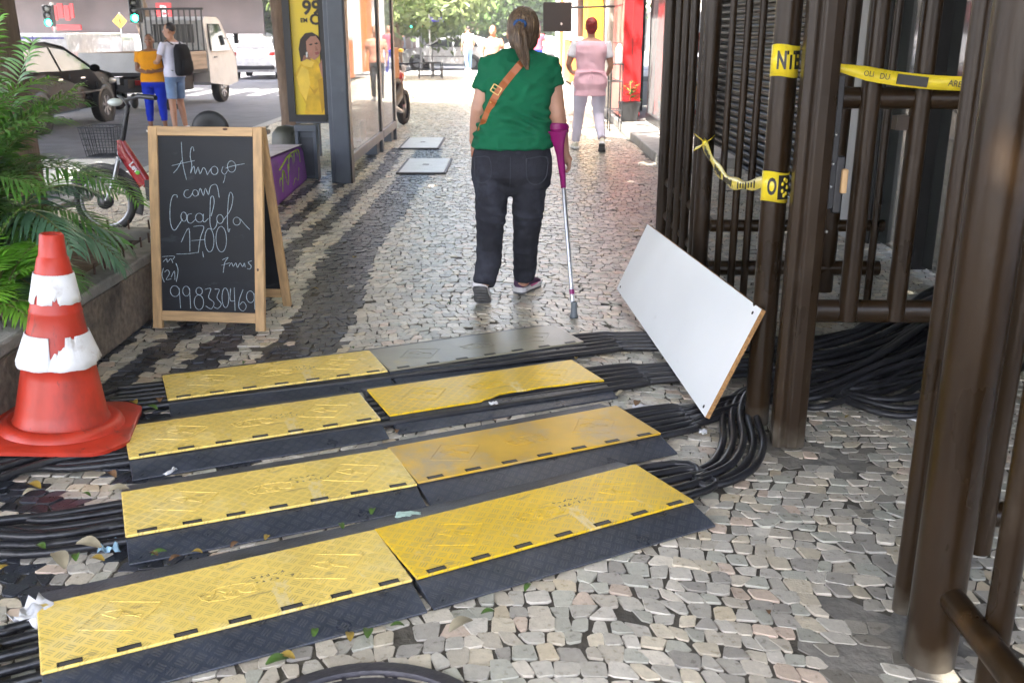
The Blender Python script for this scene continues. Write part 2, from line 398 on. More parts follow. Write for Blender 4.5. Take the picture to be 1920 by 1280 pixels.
# ------------------------------------------------------------------ cable ramps
RL = .97
def strip(mb, pts, w, z0, z1, M, mi=0):
    for a, c in zip(pts[:-1], pts[1:]):
        mb.bar((a[0], a[1], (z0+z1)/2), (c[0], c[1], (z0+z1)/2), w, z1-z0, mi, M=M)
def ramp(FL, ang, L, lidm, label, broken=False, nh=7, smooth=False, mirror=False):
    t = thing('cable_ramp', label, 'cable ramp', (FL[0], FL[1], .002), R(ang), 'yellow and black cable ramps across the pavement')
    t.scale.z = .74
    mb = MB()
    # front slope, channel block, rear slope
    prof = [(0, 0), (0, .009), (.118, .045), (.118, 0)]
    e = .004
    def pr(pf, x0, x1):
        m = len(pf); vs = [(x0, p[0], p[1]) for p in pf]+[(x1, p[0], p[1]) for p in pf]
        return vs, [tuple(range(m)), tuple(range(m, 2*m))[::-1]]+[(i, m+i, m+(i+1) % m, (i+1) % m) for i in range(m)]
    vs, fs = pr(prof, e, L-e); mb.add(vs, [f[::-1] for f in fs])
    o = mb.build('front_slope', black_rubber, t, bevel=.003)
    mb = MB(); vs, fs = pr([(.436, 0), (.436, .046), (.566, .008), (.566, 0)], e, L-e); mb.add(vs, [f[::-1] for f in fs])
    mb.build('rear_slope', slope_rubber, t, bevel=.003)
    mb = MB()
    for k in range(6): mb.box((L/2, .127+k*.0605, .021), (L-.012, .012, .042))
    mb.box((L/2, .277, .004), (L-.012, .31, .008))
    mb.build('channel_block', slope_rubber, t)
    # lid outline
    y0, y1 = .112, .437
    if broken:
        pl = [(.003, y0), (.40, y0), (.415, y0+.012), (.455, y0+.022), (.50, y0+.045), (.56, y0+.05), (.62, y0+.042), (.70, y0+.05), (.80, y0+.035), (L*.93, y0+.03), (L-.003, y0+.012), (L-.003, y1), (.003, y1)]
    else: pl = [(.003, y0), (L-.003, y0), (L-.003, y1), (.003, y1)]
    mb = MB().prism(pl, .047, .0595); ld = mb.build('lid', lidm, t, bevel=.004)
    # hinge slots
    for k in range(nh):
        xc = (k+.5)*L/nh
        if broken: continue
        h = MB().box((xc, y0+.0145, .0592), (.058, .019, .0035), 1).box((xc+.002, y0+.012, .0602), (.05, .0105, .0035), 0).build('hinge', [hinge_m, slot_m], t)
    # rear teeth, seen along the far edge of some ramps
    for k in range(nh): MB().box(((k+.5)*L/nh, .447, .047), (.07, .02, .007)).build('rear_tooth', slope_rubber, t, bevel=.002)
    # embossed warning diamonds with a lightning bolt, and the raised oval monogram
    z0, z1 = .0590, .0614
    I = Matrix.Identity(4)
    for xc in (.21*L, .80*L):
        em = MB(); yc = .285; a, c = .105, .085
        d = [(xc-a, yc-.02), (xc-.02, yc+c), (xc+a, yc+.02), (xc+.02, yc-c), (xc-a, yc-.02)]
        strip(em, d, .005, z0, z1, I)
        zz = [(xc-.045, yc+.03), (xc-.008, yc-.012), (xc+.004, yc+.018), (xc+.046, yc-.03)]
        strip(em, zz, .005, z0, z1, I)
        strip(em, [(xc-.035, yc+.035), (xc+.005, yc+.03), (xc+.012, yc-.005), (xc+.05, yc-.02)], .004, z0, z1, I)
        em.build('embossed_sign', lidm, t)
    ov = [(.5*L+.075*math.cos(q*math.pi/10), .275+.034*math.sin(q*math.pi/10)) for q in range(2, 17)]
    em = MB(); strip(em, ov, .004, z0, z1, I); em.build('embossed_oval', lidm, t)
    text_mesh('embossed_monogram', 'DRA', .075, lidm, t, Matrix.Translation((.5*L, .275, .0602)) @ Matrix.Rotation(math.pi, 4, 'Z'), .0012, xs=1.1)
    if not smooth and not broken:
        ink = MB(); q = random.Random(int(FL[0]*100))
        for r_ in range(2):
            for k in range(5+2*r_):
                x = .625*L-.05+k*.02; yb = .315-r_*.03
                pts = [(x+q.uniform(0, .014), yb+q.uniform(-.008, .008)) for _ in range(4)]
                strip(ink, pts, .0022, .0594, .0600, I)
        ink.build('ink_stamp', hinge_m, t)
    return t
ramp((-1.075, 1.895), 26.4, RL-.02, lid_pale, 'pale yellow cable ramp nearest the camera, cut off by the lower left corner')
ramp((-.215, 2.325), 29.0, RL+.02, lid_rich, 'bright yellow cable ramp of the nearest row, beside the bare paving on the right')
ramp((-1.13, 2.56), 22.9, RL-.04, lid_pale, 'pale yellow cable ramp in the second row from the front, left half')
ramp((-.272, 2.935), 25.8, RL+.02, lid_dull, 'smooth dull yellow cable ramp with worn tread, second row, right half', smooth=True)
ramp((-1.33, 3.13), 23.7, RL-.03, lid_pale, 'cable ramp with a cracked pale yellow lid beside the traffic cone')
ramp((-.445, 3.545), 24.1, RL+.02, lid_rich, 'cable ramp whose yellow lid is broken away along its front edge', broken=True)
ramp((-1.39, 3.72), 22.6, RL-.02, lid_pale, 'scuffed yellow cable ramp of the farthest row, in front of the chalkboard')
ramp((-.505, 4.09), 25.6, RL+.04, lid_grey, 'cable ramp with a grey worn lid, farthest row near the woman', smooth=True)

# ------------------------------------------------------------------ cables
def smooth_path(pts, per=6):
    P = [Vector(p) for p in pts]; out = []
    for i in range(len(P)-1):
        p0, p1, p2, p3 = P[max(i-1, 0)], P[i], P[i+1], P[min(i+2, len(P)-1)]
        for k in range(per):
            t = k/per
            out.append(.5*((2*p1)+(-p0+p2)*t+(2*p0-5*p1+4*p2-p3)*t*t+(-p0+3*p1-3*p2+p3)*t**3))
    out.append(P[-1]); return out
CG = 'black power cables running under the ramps'
def cable(pts, label, r=.0145, per=7):
    p = smooth_path(pts, per)
    o = MB().tube(p, r, 8).build('power_cable', cable_m); return tag(o, label, 'cable', CG)
q = random.Random(3)
# (left pixel path, ramp entry right ground point, right path)  four bunches
ROWS = [  # angle, left end of the channel, right end of the channel
 ((-1.15, 2.15), (.52, 3.08), 5), ((-1.22, 2.80), (.50, 3.60), 6), ((-1.40, 3.38), (.36, 4.12), 6), ((-1.47, 3.95), (.29, 4.62), 6)]
GATE = (1.62, 3.95)
for ri, (Lp, Rp, nc) in enumerate(ROWS):
    for k in range(nc):
        f = (k+.5)/nc-.5; lift = .016+.003*ri+(.022 if k % 3 == 2 else 0)
        dy = f*.30; ax = -dy*.42   # spread across the channel
        jl = lambda s: q.uniform(-s, s)
        left = []
        if ri == 0: left = [(-2.5, 1.75+dy*.9+jl(.05), lift), (-1.75, 1.98+dy+jl(.03), lift+.008*(k % 2)), (-1.3, 2.1+dy, lift)]
        if ri == 1: left = [(-2.9, 2.0+dy*1.2+jl(.15), lift), (-2.2, 2.42+dy*1.0+jl(.1), lift+.012*(k % 2)), (-1.62, 2.68+dy+jl(.04), lift+.01*((k+1) % 2))]
        if ri == 2: left = [(-3.0, 2.35+dy*1.2+jl(.1), lift), (-2.25, 2.88+dy*.9+jl(.05), lift+.014*(k % 2)), (-1.75, 3.26+dy+jl(.04), lift+.006)]
        if ri == 3: left = [(-2.9, 2.55+dy*.9+jl(.08), lift+.03), (-2.3, 2.95+dy*.4+jl(.03), lift+.035), (-1.93+.2*abs(f), 3.4+dy*.5, lift+.02), (-1.70, 3.78+dy*.8+jl(.02), lift+.01)]
        mid = [(Lp[0]+ax, Lp[1]+dy, .024), (Rp[0]+ax, Rp[1]+dy, .024)]
        h = .016+.006*((k*7+ri) % 3)
        if ri == 0: off = f*.20; right = [(.64+off*.2, 3.10-off*.55, h), (.78+off*.7, 3.21-off*.55, h+.004), (.87+off*.9, 3.42-off*.25, h+.008), (.92+off*.8, 3.70, h+.014), (1.02+off*.5, 3.92-off*.3, h+.02), (1.25, 4.02-off*.5, h+.02)]
        if ri == 1: right = [(.72, 3.70+dy*.8, h), (.95, 3.82+dy*.6, h+.015), (1.22, 3.98+dy*.6, h+.02)]
        if ri == 2: right = [(.62, 4.20+dy*.9, h), (.90, 4.22+dy*.9, h+.015), (1.18, 4.28+dy*.8, h+.01)]
        if ri == 3: right = [(.55, 4.70+dy*.8, h), (.90, 4.66+dy*.8, h+.01), (1.2, 4.62+dy*.7, h+.01)]
        yb = 3.62+.155*(ri*1.7)+dy*1.1
        right += [(1.55+jl(.05), yb+.16+jl(.05), h+.02+jl(.01)), (1.98, yb+.52+jl(.10), h+.03), (2.45, yb+1.0+jl(.12), h+.04), (3.1, yb+1.7+jl(.2), h+.02), (3.7, yb+2.1, h)]
        side = ['nearest bunch, passing under the front row of ramps', 'second bunch, passing under the second row of ramps', 'third bunch, passing under the broken ramp row', 'farthest bunch, passing under the rearmost ramp row'][ri]
        cable(left+mid+right, 'black cable of the '+side)
# extra loose cables lying only at the gate side and only at the cone side
for k in range(13):
    f = k/12
    a = 3.76+.62*f+q.uniform(-.05, .05); z = .05+.05*q.random()
    cable([(1.08+.15*q.random(), a+.02, .02), (1.3, a+.1*f, z*.6), (1.62, a+.2+q.uniform(-.06, .06), z), (2.0, a+.55+q.uniform(-.12, .12), z+.02), (2.5, a+1.1+q.uniform(-.15, .15), z+.03), (3.0, a+1.6, z), (3.7, a+2.0, .03)], 'black cable in the heap behind the gate leaf')
for k, (a, c, ex, ey) in enumerate([(2.35, 2.66, -1.22, 2.78), (2.40, 2.70, -1.40, 3.32), (2.55, 2.88, -1.42, 3.40)]):
    cable([(-3.0, a-.2, .05), (-2.4, (a+c)/2, .06), (-1.95, c+.06, .055), (ex-.25, ey-.12, .045), (ex, ey, .026), (ex+.2, ey+.09, .022)], 'black cable lying loose across the bunches left of the ramps')
# ------------------------------------------------------------------ traffic cone
cone_m = mat('cone_orange_plastic', (.44, .032, .014), .42, var=.25, vs=7, bump=.08, bs=60, dirt=((.14, .025, .016), .52, .65), ds=5, stretch=(1, 1, .5))
band_m = mat('cone_white_band', (.72, .72, .73), .5, var=.1, vs=10, bump=.15, bs=40, dirt=((.40, .36, .33), .55, .75), ds=9); scuffs(band_m, (.35, .20, .17), .5, 7., .64, (3, 3, 1)); scuffs(cone_m, (.09, .02, .015), .7, 5., .60, (3, 3, .8))
cp = G(118, 806, .055)
cone = thing('traffic_cone', 'dirty orange traffic cone with two torn white bands standing on the cables', 'traffic cone', (cp.x, cp.y, .062), R(12))
cone.rotation_euler = (R(-1), R(4.2), R(12))
def rcone(z): return .165+(.039-.165)*(z-.05)/.695
mb = MB()
n_ = 48; vs = []
def plate(a):
    c, s_ = math.cos(a), math.sin(a); rad = .262/max(abs(c), abs(s_)); return min(rad, .315+.012*math.sin(3*a))
rings_ = [(1., -.004), (1., .010), (.97, .016), (.80, .020)]
for f_, z in rings_:
    for j in range(n_):
        a = 2*math.pi*j/n_; rr = plate(a)*f_ if f_ > .85 else .222
        wob = .006*math.sin(2*a+.6)*(1 if f_ > .85 else 0)
        vs.append((rr*math.cos(a), rr*math.sin(a), z+wob))
prof = [(.216, .034), (.203, .046), (.186, .050), (.172, .046), (.1655, .055)]+[(rcone(z), z) for z in (.1, .16, .22, .262)]+[(rcone(.262)+.003, .266), (rcone(.27)+.003, .274), (rcone(.28), .279)]+[(rcone(z), z) for z in (.34, .40, .46)]+[(rcone(.462)+.002, .465), (rcone(.47), .472)]+[(rcone(z), z) for z in (.54, .6, .66)]+[(.0505, .664), (.048, .670), (.041, .744), (.0375, .748), (.031, .744), (.030, .70), (.030, .60)]
for r_, z in prof:
    for j in range(n_): a = 2*math.pi*j/n_; vs.append((r_*math.cos(a), r_*math.sin(a), z))
k_ = len(rings_)+len(prof)
mb.add(vs, [(i*n_+j, i*n_+(j+1) % n_, (i+1)*n_+(j+1) % n_, (i+1)*n_+j) for i in range(k_-1) for j in range(n_)], 0, True)
mb.add(vs[:n_], [tuple(range(n_))[::-1]])
mb.build('cone_body', cone_m, cone, sharp=50)
for k in range(4):
    a = R(45+90*k); MB().cyl((.25*math.cos(a), .25*math.sin(a), -.03), (.25*math.cos(a), .25*math.sin(a), 0), .012, 8).build('foot', cone_m, cone)
def band(z0, z1, off0, off1, cuts, cut_top=()):
    n_ = 220; mb = MB(); vs = []
    q = random.Random(int(z0*1000))
    jag = [.0016*math.sin(j*.31+1)+q.uniform(-.0006, .0006) for j in range(n_)]
    for L in range(5):
        for j in range(n_):
            a = 2*math.pi*j/n_; f = L/4
            lo = z0+jag[j]; hi = z1+jag[(j*7) % n_]*.5
            for (ca, wd, dp) in cuts:
                d = abs((a-ca+math.pi) % (2*math.pi)-math.pi)
                if d < wd: lo += dp*(.85+.15*math.sin(a*37))
            for (ca, wd, dp) in cut_top:
                d = abs((a-ca+math.pi) % (2*math.pi)-math.pi)
                if d < wd: hi -= dp*(.85+.15*math.sin(a*23))
            z = lo+(hi-lo)*f; rr = rcone(z)+off0+(off1-off0)*f+.003*math.sin(a*5)*(1-f)*(off0 > .01)
            vs.append((rr*math.cos(a), rr*math.sin(a), z))
    mb.add(vs, [(i*n_+j, i*n_+(j+1) % n_, (i+1)*n_+(j+1) % n_, (i+1)*n_+j) for i in range(4) for j in range(n_)], 0, True)
    o = mb.build('reflective_band', band_m, cone); s = o.modifiers.new('t', 'SOLIDIFY'); s.thickness = .0025; s.offset = 1
A0 = R(-90-12)
band(.500, .606, .0025, .0025, [(A0-.42, .07, .034), (A0+.40, .10, .022), (A0+.52, .05, .012), (A0+2.6, .3, .03)])
band(.268, .385, .022, .003, [(A0-1.3, .3, .008), (A0+1.9, .4, .015)], [(A0+.42, .24, .046), (A0+.30, .12, .030), (A0+.9, .06, .012), (A0-2.4, .5, .03)])

# ------------------------------------------------------------------ chalkboard
pine = mat('pine_wood', (.52, .33, .16), .55, var=.22, vs=5, bump=.15, bs=50, dirt=((.36, .2, .08), .62, .6), ds=3, stretch=(9, 9, 1))
pine_x = mat('pine_wood_rail', (.53, .34, .17), .55, var=.22, vs=5, bump=.15, bs=50, dirt=((.36, .2, .08), .62, .6), ds=3, stretch=(1, 9, 9))
slate = mat('blackboard_slate', (.009, .0105, .0145), .62, var=.35, vs=5, bump=.05, bs=200, dirt=((.035, .039, .046), .55, .6), ds=2.2, stretch=(1, 1, 2.2)); scuffs(slate, (.05, .055, .062), .5, 3., .60, (1.5, 1, 4))
chalk = mat('white_chalk', (.50, .60, .66), .9, var=.3, vs=120)
knot_m = mat('wood_knot', (.12, .06, .03), .6)
cb = thing('chalkboard_sign', 'wooden A-frame chalkboard with a handwritten lunch offer beside the planter', 'chalkboard', (-1.583, 4.925, 0), -.11)
TH = math.atan2(.185, 1.04); FM = Matrix.Rotation(-TH, 4, 'X')     # local: x across, y into the board, z up along the board
W2 = .302; HB = 1.055
for s_ in (-1, 1): MB().box((s_*(W2-.024), 0, HB/2+.008), (.048, .03, HB-.016), 0, FM).build('front_stile', pine, cb, bevel=.003)
MB().box((0, 0, HB-.024), (2*W2-.098, .028, .046), 0, FM).build('top_rail', pine_x, cb, bevel=.003)
MB().box((0, 0, .083), (2*W2-.098, .028, .052), 0, FM).build('bottom_rail', pine_x, cb, bevel=.003)
pan = MB().box((0, .004, .569), (2*W2-.09, .012, .93), 0, FM).build('blackboard', slate, cb)
MB().ellip((W2-.03, -.0155, .335), (.006, .002, .008), 8, 5, 0, FM).ellip((.11, -.0145, HB-.012), (.014, .002, .006), 8, 5, 0, FM).build('wood_knot', knot_m, cb)
# back frame, hinged at the top
BM = Matrix.Translation((0, .205, HB*math.cos(TH)-.02)) @ Matrix.Rotation(R(12.0), 4, 'X')
for s_ in (-1, 1): MB().box((s_*(W2-.024), .02, -HB/2+.03), (.046, .028, HB-.035), 0, BM).build('back_leg', pine, cb, bevel=.003)
for z in (-.16, -.93): MB().box((0, .02, z), (2*W2-.098, .024, .05), 0, BM).build('back_rail', pine_x, cb, bevel=.003)
MB().box((0, .02, -.55), (2*W2-.098, .01, .74), 0, BM).build('back_panel', slate, cb)
def ell(cx, cy, rx, ry, a0=0, a1=360, k=14): return [(cx+rx*math.cos(R(a0+(a1-a0)*i/k)), cy+ry*math.sin(R(a0+(a1-a0)*i/k))) for i in range(k+1)]
ST = [[(240, 130), (242, 200), (248, 265), (265, 338)], [(240, 232), (215, 275), (190, 302)], [(180, 262), (240, 248), (315, 232)],
 [(312, 180), (308, 157), (296, 165), (290, 210), (298, 255), (290, 302)], [(290, 302), (310, 262), (318, 305), (335, 268), (345, 305), (365, 270), (380, 285), (388, 310)], ell(430, 285, 20, 23, 60, 430), [(388, 310), (410, 275)],
 [(480, 262), (472, 290), (490, 306), (506, 285)], [(492, 312), (487, 335), (480, 352)], ell(530, 262, 24, 31), [(495, 272), (540, 258), (605, 245)],
 [(275, 395), (255, 400), (248, 425), (265, 440), (285, 432), (300, 410)], ell(315, 412, 16, 18), [(332, 425), (345, 385), (362, 425), (375, 385), (392, 420), (405, 375), (430, 362), (445, 375), (455, 435)],
 [(208, 440), (205, 425), (182, 430), (166, 480), (162, 560), (172, 610), (190, 622), (215, 590), (236, 560)], ell(244, 546, 17, 26), [(292, 528), (268, 535), (265, 570), (285, 582), (312, 560)], ell(336, 550, 23, 25), [(360, 528), (357, 565), (368, 572), (388, 553)],
 [(405, 540), (424, 470), (420, 430), (405, 437), (400, 500), (398, 580), (410, 615), (432, 598), (440, 570)], ell(457, 555, 19, 25), [(476, 562), (520, 500), (535, 430), (520, 404), (508, 450), (500, 560), (505, 626), (514, 608)], ell(555, 565, 21, 22), [(576, 552), (600, 580), (630, 610)],
 [(225, 690), (272, 610), (275, 742)], [(195, 758), (260, 755), (328, 745)], [(300, 600), (360, 598), (340, 660), (325, 745)], [(285, 680), (365, 672)], [(350, 740), (355, 772)], ell(392, 675, 27, 66), ell(462, 668, 31, 72),
 [(110, 775), (180, 770), (172, 790)], [(115, 804), (135, 785), (140, 805), (160, 785), (172, 808)], [(115, 840), (105, 880), (118, 920)], [(122, 862), (140, 850), (150, 870), (130, 905), (160, 900)], [(160, 890), (180, 855), (182, 905)], [(190, 810), (202, 850), (190, 915)],
 [(465, 785), (500, 770), (480, 800), (470, 856)], [(460, 815), (510, 800)], [(505, 820), (520, 800), (530, 820), (545, 800), (555, 825), (570, 800), (585, 820), (595, 800), (600, 822)], [(640, 785), (618, 795), (635, 815), (628, 832), (612, 830)],
 ell(180, 970, 27, 31, -30, 330), [(206, 952), (212, 1066)], ell(248, 968, 21, 28, -30, 330), [(268, 952), (272, 1066)], ell(325, 966, 19, 21), ell(322, 1030, 28, 42),
 [(360, 955), (395, 950), (380, 1000), (412, 1030), (395, 1065), (362, 1050)], [(418, 952), (445, 955), (430, 1000), (455, 1035), (435, 1062), (412, 1055)], ell(480, 1000, 20, 56), [(512, 945), (508, 1012), (535, 1015)], [(533, 940), (536, 1072)], [(585, 950), (562, 1010), (560, 1055), (585, 1072), (603, 1045), (585, 1020), (563, 1038)], ell(628, 990, 23, 33, -30, 330), [(650, 970), (653, 1062)]]
mb = MB()
for st in ST:
    pts = []
    for (zx, zy) in st:
        pts.append(((zx-380)/1098., -.0035, .110+(1082-zy)/1098.*1.0))
    P = smooth_path(pts, 4) if len(pts) > 2 else pts
    mb.tube(P, [.0032*(.75+.5*abs(math.sin(i*1.7))) for i in range(len(P))], 5, 0, FM, flat=.35)
mb.build('chalk_writing', chalk, cb)

# ------------------------------------------------------------------ planter
plw = mat('planter_concrete', (.17, .135, .105), .85, var=.4, vs=30, bump=1., bs=32, dirt=((.03, .026, .022), .5, .7), ds=3)
plt = mat('planter_coping', (.25, .235, .215), .8, var=.3, vs=10, bump=.6, bs=50, dirt=((.1, .09, .08), .55, .7), ds=4)
soil_m = mat('dry_soil', (.12, .08, .052), .95, var=.45, vs=22, bump=1., bs=30, dirt=((.22, .16, .1), .58, .7), ds=7)
rust = mat('rusty_iron', (.09, .05, .035), .7, var=.3, vs=40)
pl = thing('planter', 'low dark concrete planter with rusty spikes along its coping', 'planter', (-2.7, 4.6, 0))
PM = Matrix.Translation((2.7, -4.6, 0))
MB().box((-2.03, 4.62, .15), (.12, 2.66, .30), 0, PM).box((-2.78, 5.90, .15), (1.38, .1, .30), 0, PM).box((-3.42, 4.57, .15), (.1, 2.56, .30), 0, PM).box((-2.72, 3.34, .15), (1.26, .1, .30), 0, PM).build('wall', plw, pl, bevel=.01)
MB().box((-2.045, 4.62, .33), (.165, 2.68, .058), 0, PM).box((-2.80, 5.90, .33), (1.34, .14, .058), 0, PM).box((-3.42, 4.57, .33), (.14, 2.5, .058), 0, PM).build('coping', plt, pl, bevel=.012)
mb = MB(); N_ = 26
for i in range(N_+1):
    for j in range(N_+1):
        x = -3.38+1.29*i/N_; yv = 3.38+2.48*j/N_
        mb.v.append(PM @ Vector((x, yv, .27+.05*noise.noise((x*2, yv*2, 0))+.02*noise.noise((x*9, yv*9, 3)))))
for i in range(N_):
    for j in range(N_): mb.f.append([i*(N_+1)+j, (i+1)*(N_+1)+j, (i+1)*(N_+1)+j+1, i*(N_+1)+j+1]); mb.m.append(0); mb.sm.append(True)
mb.build('soil', soil_m, pl)
for k in range(19):
    yv = 3.45+k*.128; MB().cyl((-2.06, yv, .34), (-2.06+U(-.006, .006), yv+U(-.006, .006), .415), .0055, 6, 0, PM).build('spike', rust, pl)
for k in range(9):
    x = -2.2-k*.125; MB().cyl((x, 5.90, .34), (x+U(-.006, .006), 5.90, .415), .0055, 6, 0, PM).build('spike', rust, pl)

# ------------------------------------------------------------------ palms
def leafmat(nm, c, c2, rough=.38):
    m = mat(nm, c, rough, var=.35, vs=3, dirt=(c2, .5, .8), ds=5); n, l, b = M_(m)
    return m
palm_a = leafmat('palm_leaf', (.075, .20, .035), (.16, .27, .06))
palm_b = leafmat('palm_leaf_bluish', (.075, .165, .095), (.14, .24, .13), .3)
palm_c = leafmat('palm_leaf_bright', (.11, .29, .025), (.19, .34, .04))
stem_m = mat('palm_stem', (.16, .17, .05), .5, var=.25, vs=10)
def frond(mb, base, az, el, L, droop, n=26, ll=.26, lw=.016, vee=.5, mi=0, ms=1, curl=.9):
    p = Vector(base); d = Vector((math.cos(az)*math.cos(el), math.sin(az)*math.cos(el), math.sin(el)))
    pts = [p.copy()]; K = 22
    for i in range(K):
        d = (d+Vector((0, 0, -droop*(.4+1.2*i/K)/K))).normalized(); p = p+d*L/K; pts.append(p.copy())
    mb.tube(pts, [.007*(1-.85*i/K) for i in range(K+1)], 5, ms)
    for i in range(n):
        t = .16+.84*(i+.5)/n; x = t*K; a = int(min(x, K-1)); c = pts[a].lerp(pts[a+1], x-a); tg = (pts[a+1]-pts[a]).normalized()
        side = tg.cross(Vector((0, 0, 1)))
        side = side.normalized() if side.length > .05 else Vector((1, 0, 0))
        upv = side.cross(tg)
        ln = ll*(math.sin(math.pi*(.12+.82*t))**.7)*U(.85, 1.1)
        for s_ in (-1, 1):
            fw = .75-.15*t+U(-.08, .08)
            dr = (tg*fw+side*s_*.85+upv*vee*U(.5, 1.1)).normalized()
            q0 = c; wv = dr.cross(upv).normalized()
            if wv.length < .1: wv = tg
            prev = None; pos = q0.copy(); dd = dr.copy(); segs = 4; vv = []
            for k in range(segs+1):
                wd = lw*(.35, 1, .95, .6, .04)[k]
                vv += [pos-wv*wd*.5, pos+wv*wd*.5]
                dd = (dd+Vector((0, 0, -curl*.22*U(.7, 1.3)))).normalized(); pos = pos+dd*ln/segs
            mb.add(vv, [(2*k, 2*k+1, 2*k+3, 2*k+2) for k in range(segs)], mi, True)
def palm(loc, fr, label, m, seed, cat='palm', extra=9):
    rng.seed(seed)
    t = thing('palm_plant', label, cat, loc, 0, 'palms in the planter')
    st = MB(); mb = MB()
    for (az, el, L, dr, kw) in fr: frond(mb, (U(-.06, .06), U(-.06, .06), .02+U(0, .12)), R(az), R(el), L, dr, **kw)
    for k in range(extra): frond(mb, (U(-.08, .08), U(-.08, .08), .02+U(0, .15)), U(0, 6.28), R(U(35, 75)), U(.6, 1.1)*fr[0][2], U(1.3, 2.), **fr[0][4])
    for k in range(5): st.tube([(U(-.07, .07), U(-.07, .07), -.05), (U(-.1, .1), U(-.1, .1), .3)], [.02, .012], 7)
    mb.build('fronds', [m, stem_m], t); st.build('stem', stem_m, t)
    return t
k1 = dict(n=42, ll=.30, lw=.0145)
# azimuth 0 = towards the pavement (+X), -90 = towards the camera
palm((-2.95, 5.0, .30), [(10, 66, 1.15, 1.6, k1), (-12, 58, 1.25, 2.0, k1), (28, 60, 1.0, 1.7, k1), (-35, 48, 1.1, 1.9, k1), (-60, 62, 1.2, 1.8, k1), (70, 62, 1.25, 1.5, k1), (120, 68, 1.25, 1.2, k1), (180, 58, 1.2, 1.4, k1), (-110, 55, 1.2, 1.8, k1), (-150, 60, 1.2, 1.5, k1), (-15, 32, .75, 1.8, k1), (-70, 30, .95, 1.8, k1), (40, 25, .6, 1.6, k1), (-30, 20, .7, 1.5, k1)], 'tall feathery palm reaching over the bicycle basket', palm_a, 11)
k2 = dict(n=32, ll=.25, lw=.017, vee=.25, curl=1.2)
palm((-2.56, 4.58, .30), [(0, 48, .85, 2.3, k2), (-30, 55, .9, 2.3, k2), (25, 50, .85, 2.2, k2), (-65, 50, .9, 2.2, k2), (-95, 58, .9, 2., k2), (55, 60, .9, 2., k2), (-140, 60, 1., 1.8, k2), (150, 60, 1., 1.6, k2), (10, 22, .62, 2.2, k2), (-20, 15, .6, 2., k2), (35, 18, .6, 2.1, k2), (-50, 20, .6, 2., k2), (90, 40, .8, 2, k2)], 'bluish green palm with drooping leaflets behind the cone', palm_b, 12)
palm((-2.72, 4.25, .30), [(-10, 62, 1.0, 1.8, k1), (30, 65, 1.1, 1.6, k1), (70, 60, 1.1, 1.5, k1), (-50, 60, .9, 1.8, k1), (-90, 55, .9, 1.8, k1), (110, 60, 1.1, 1.6, k1), (-140, 60, 1, 1.6, k1), (160, 60, 1, 1.6, k1), (10, 40, .8, 1.8, k1), (50, 35, .8, 1.8, k1)], 'dense dark palm at the left edge of the picture, in the planter', palm_a, 13)
palm((-3.0, 5.55, .30), [(-20, 78, 1.3, .5, k1), (20, 80, 1.35, .5, k1), (-60, 72, 1.3, .7, k1), (60, 74, 1.2, .8, k1), (150, 70, 1.3, .6, k1), (-150, 72, 1.3, .6, k1), (120, 60, 1.2, 1.5, k1), (-120, 62, 1.3, 1.5, k1), (180, 60, 1.2, 1.5, k1), (-90, 50, .9, 1.4, k1), (-70, 45, .9, 1.5, k1)], 'palm at the rear of the planter, in front of the thick tree trunk', palm_c, 14, extra=3)
palm((-2.88, 4.75, .30), [(0, 78, 1.3, .35, k1), (30, 72, 1.35, .5, k1), (-25, 74, 1.3, .45, k1), (60, 70, 1.35, .6, k1), (-60, 66, 1.2, .8, k1), (90, 68, 1.4, .6, k1), (140, 66, 1.3, .8, k1), (15, 62, 1.2, .9, k1), (-80, 74, 1.3, .5, k1), (45, 60, 1.2, 1., k1)], 'tallest palm of the planter, arching up against the dark hatchback', palm_c, 16, extra=2)
k3 = dict(n=20, ll=.17, lw=.014, vee=.35, curl=.8)
palm((-2.22, 3.98, .30), [(az, 40+17*math.sin(az), .42, 1.7, k3) for az in (-160, -120, -85, -55, -25, 0, 30, 65, 100, 140)]+[(-70, 75, .45, 1., k3), (20, 70, .45, 1., k3)], 'low bright green palm tuft beside the coping, left of the cone', palm_c, 15)
rng.seed(21)

# ------------------------------------------------------------------ white board leaning on the gate
white_m = mat('white_melamine', (.82, .83, .83), .35, var=.03, vs=3, bump=.03, bs=30, dirt=((.5, .48, .45), .66, .6), ds=9); scuffs(white_m, (.42, .40, .37), .45, 6., .70, (2, 5, 3))
chip_m = mat('chipboard_edge', (.36, .19, .07), .8, var=.4, vs=90, bump=.4, bs=150)
A_ = G(1322, 782, .05); C_ = AY(1428, 580, 3.60); B_ = G(1156, 541, .055)
D_ = AY(1214, 420, 5.62)
e1 = (B_-A_); e2 = (C_-A_); D2 = B_+e2
nn = e1.cross(e2).normalized()
if nn.x < 0: nn = -nn
lb = thing('leaning_board', 'white melamine board propped slantwise against the gate posts', 'board', A_)
P_ = [Vector((0, 0, 0)), e2, D_-A_, e1]
mb = MB(); q_ = [p for p in P_]+[p+nn*.019 for p in P_]
mb.add(q_, [(0, 1, 2, 3), (4, 7, 6, 5)], 0); mb.add(q_, [(0, 4, 5, 1), (1, 5, 6, 2), (2, 6, 7, 3), (3, 7, 4, 0)], 1)
mb.build('panel', [white_m, chip_m], lb)
sc_ = MB()
for (a, c) in ((.03, .05), (.03, .93), (.97, .06), (.97, .93)):
    p = e1*a+e2*c; sc_.cyl(p-nn*.002, p+nn*.002, .007, 10)
sc_.build('screw_hole', slot_m, lb)

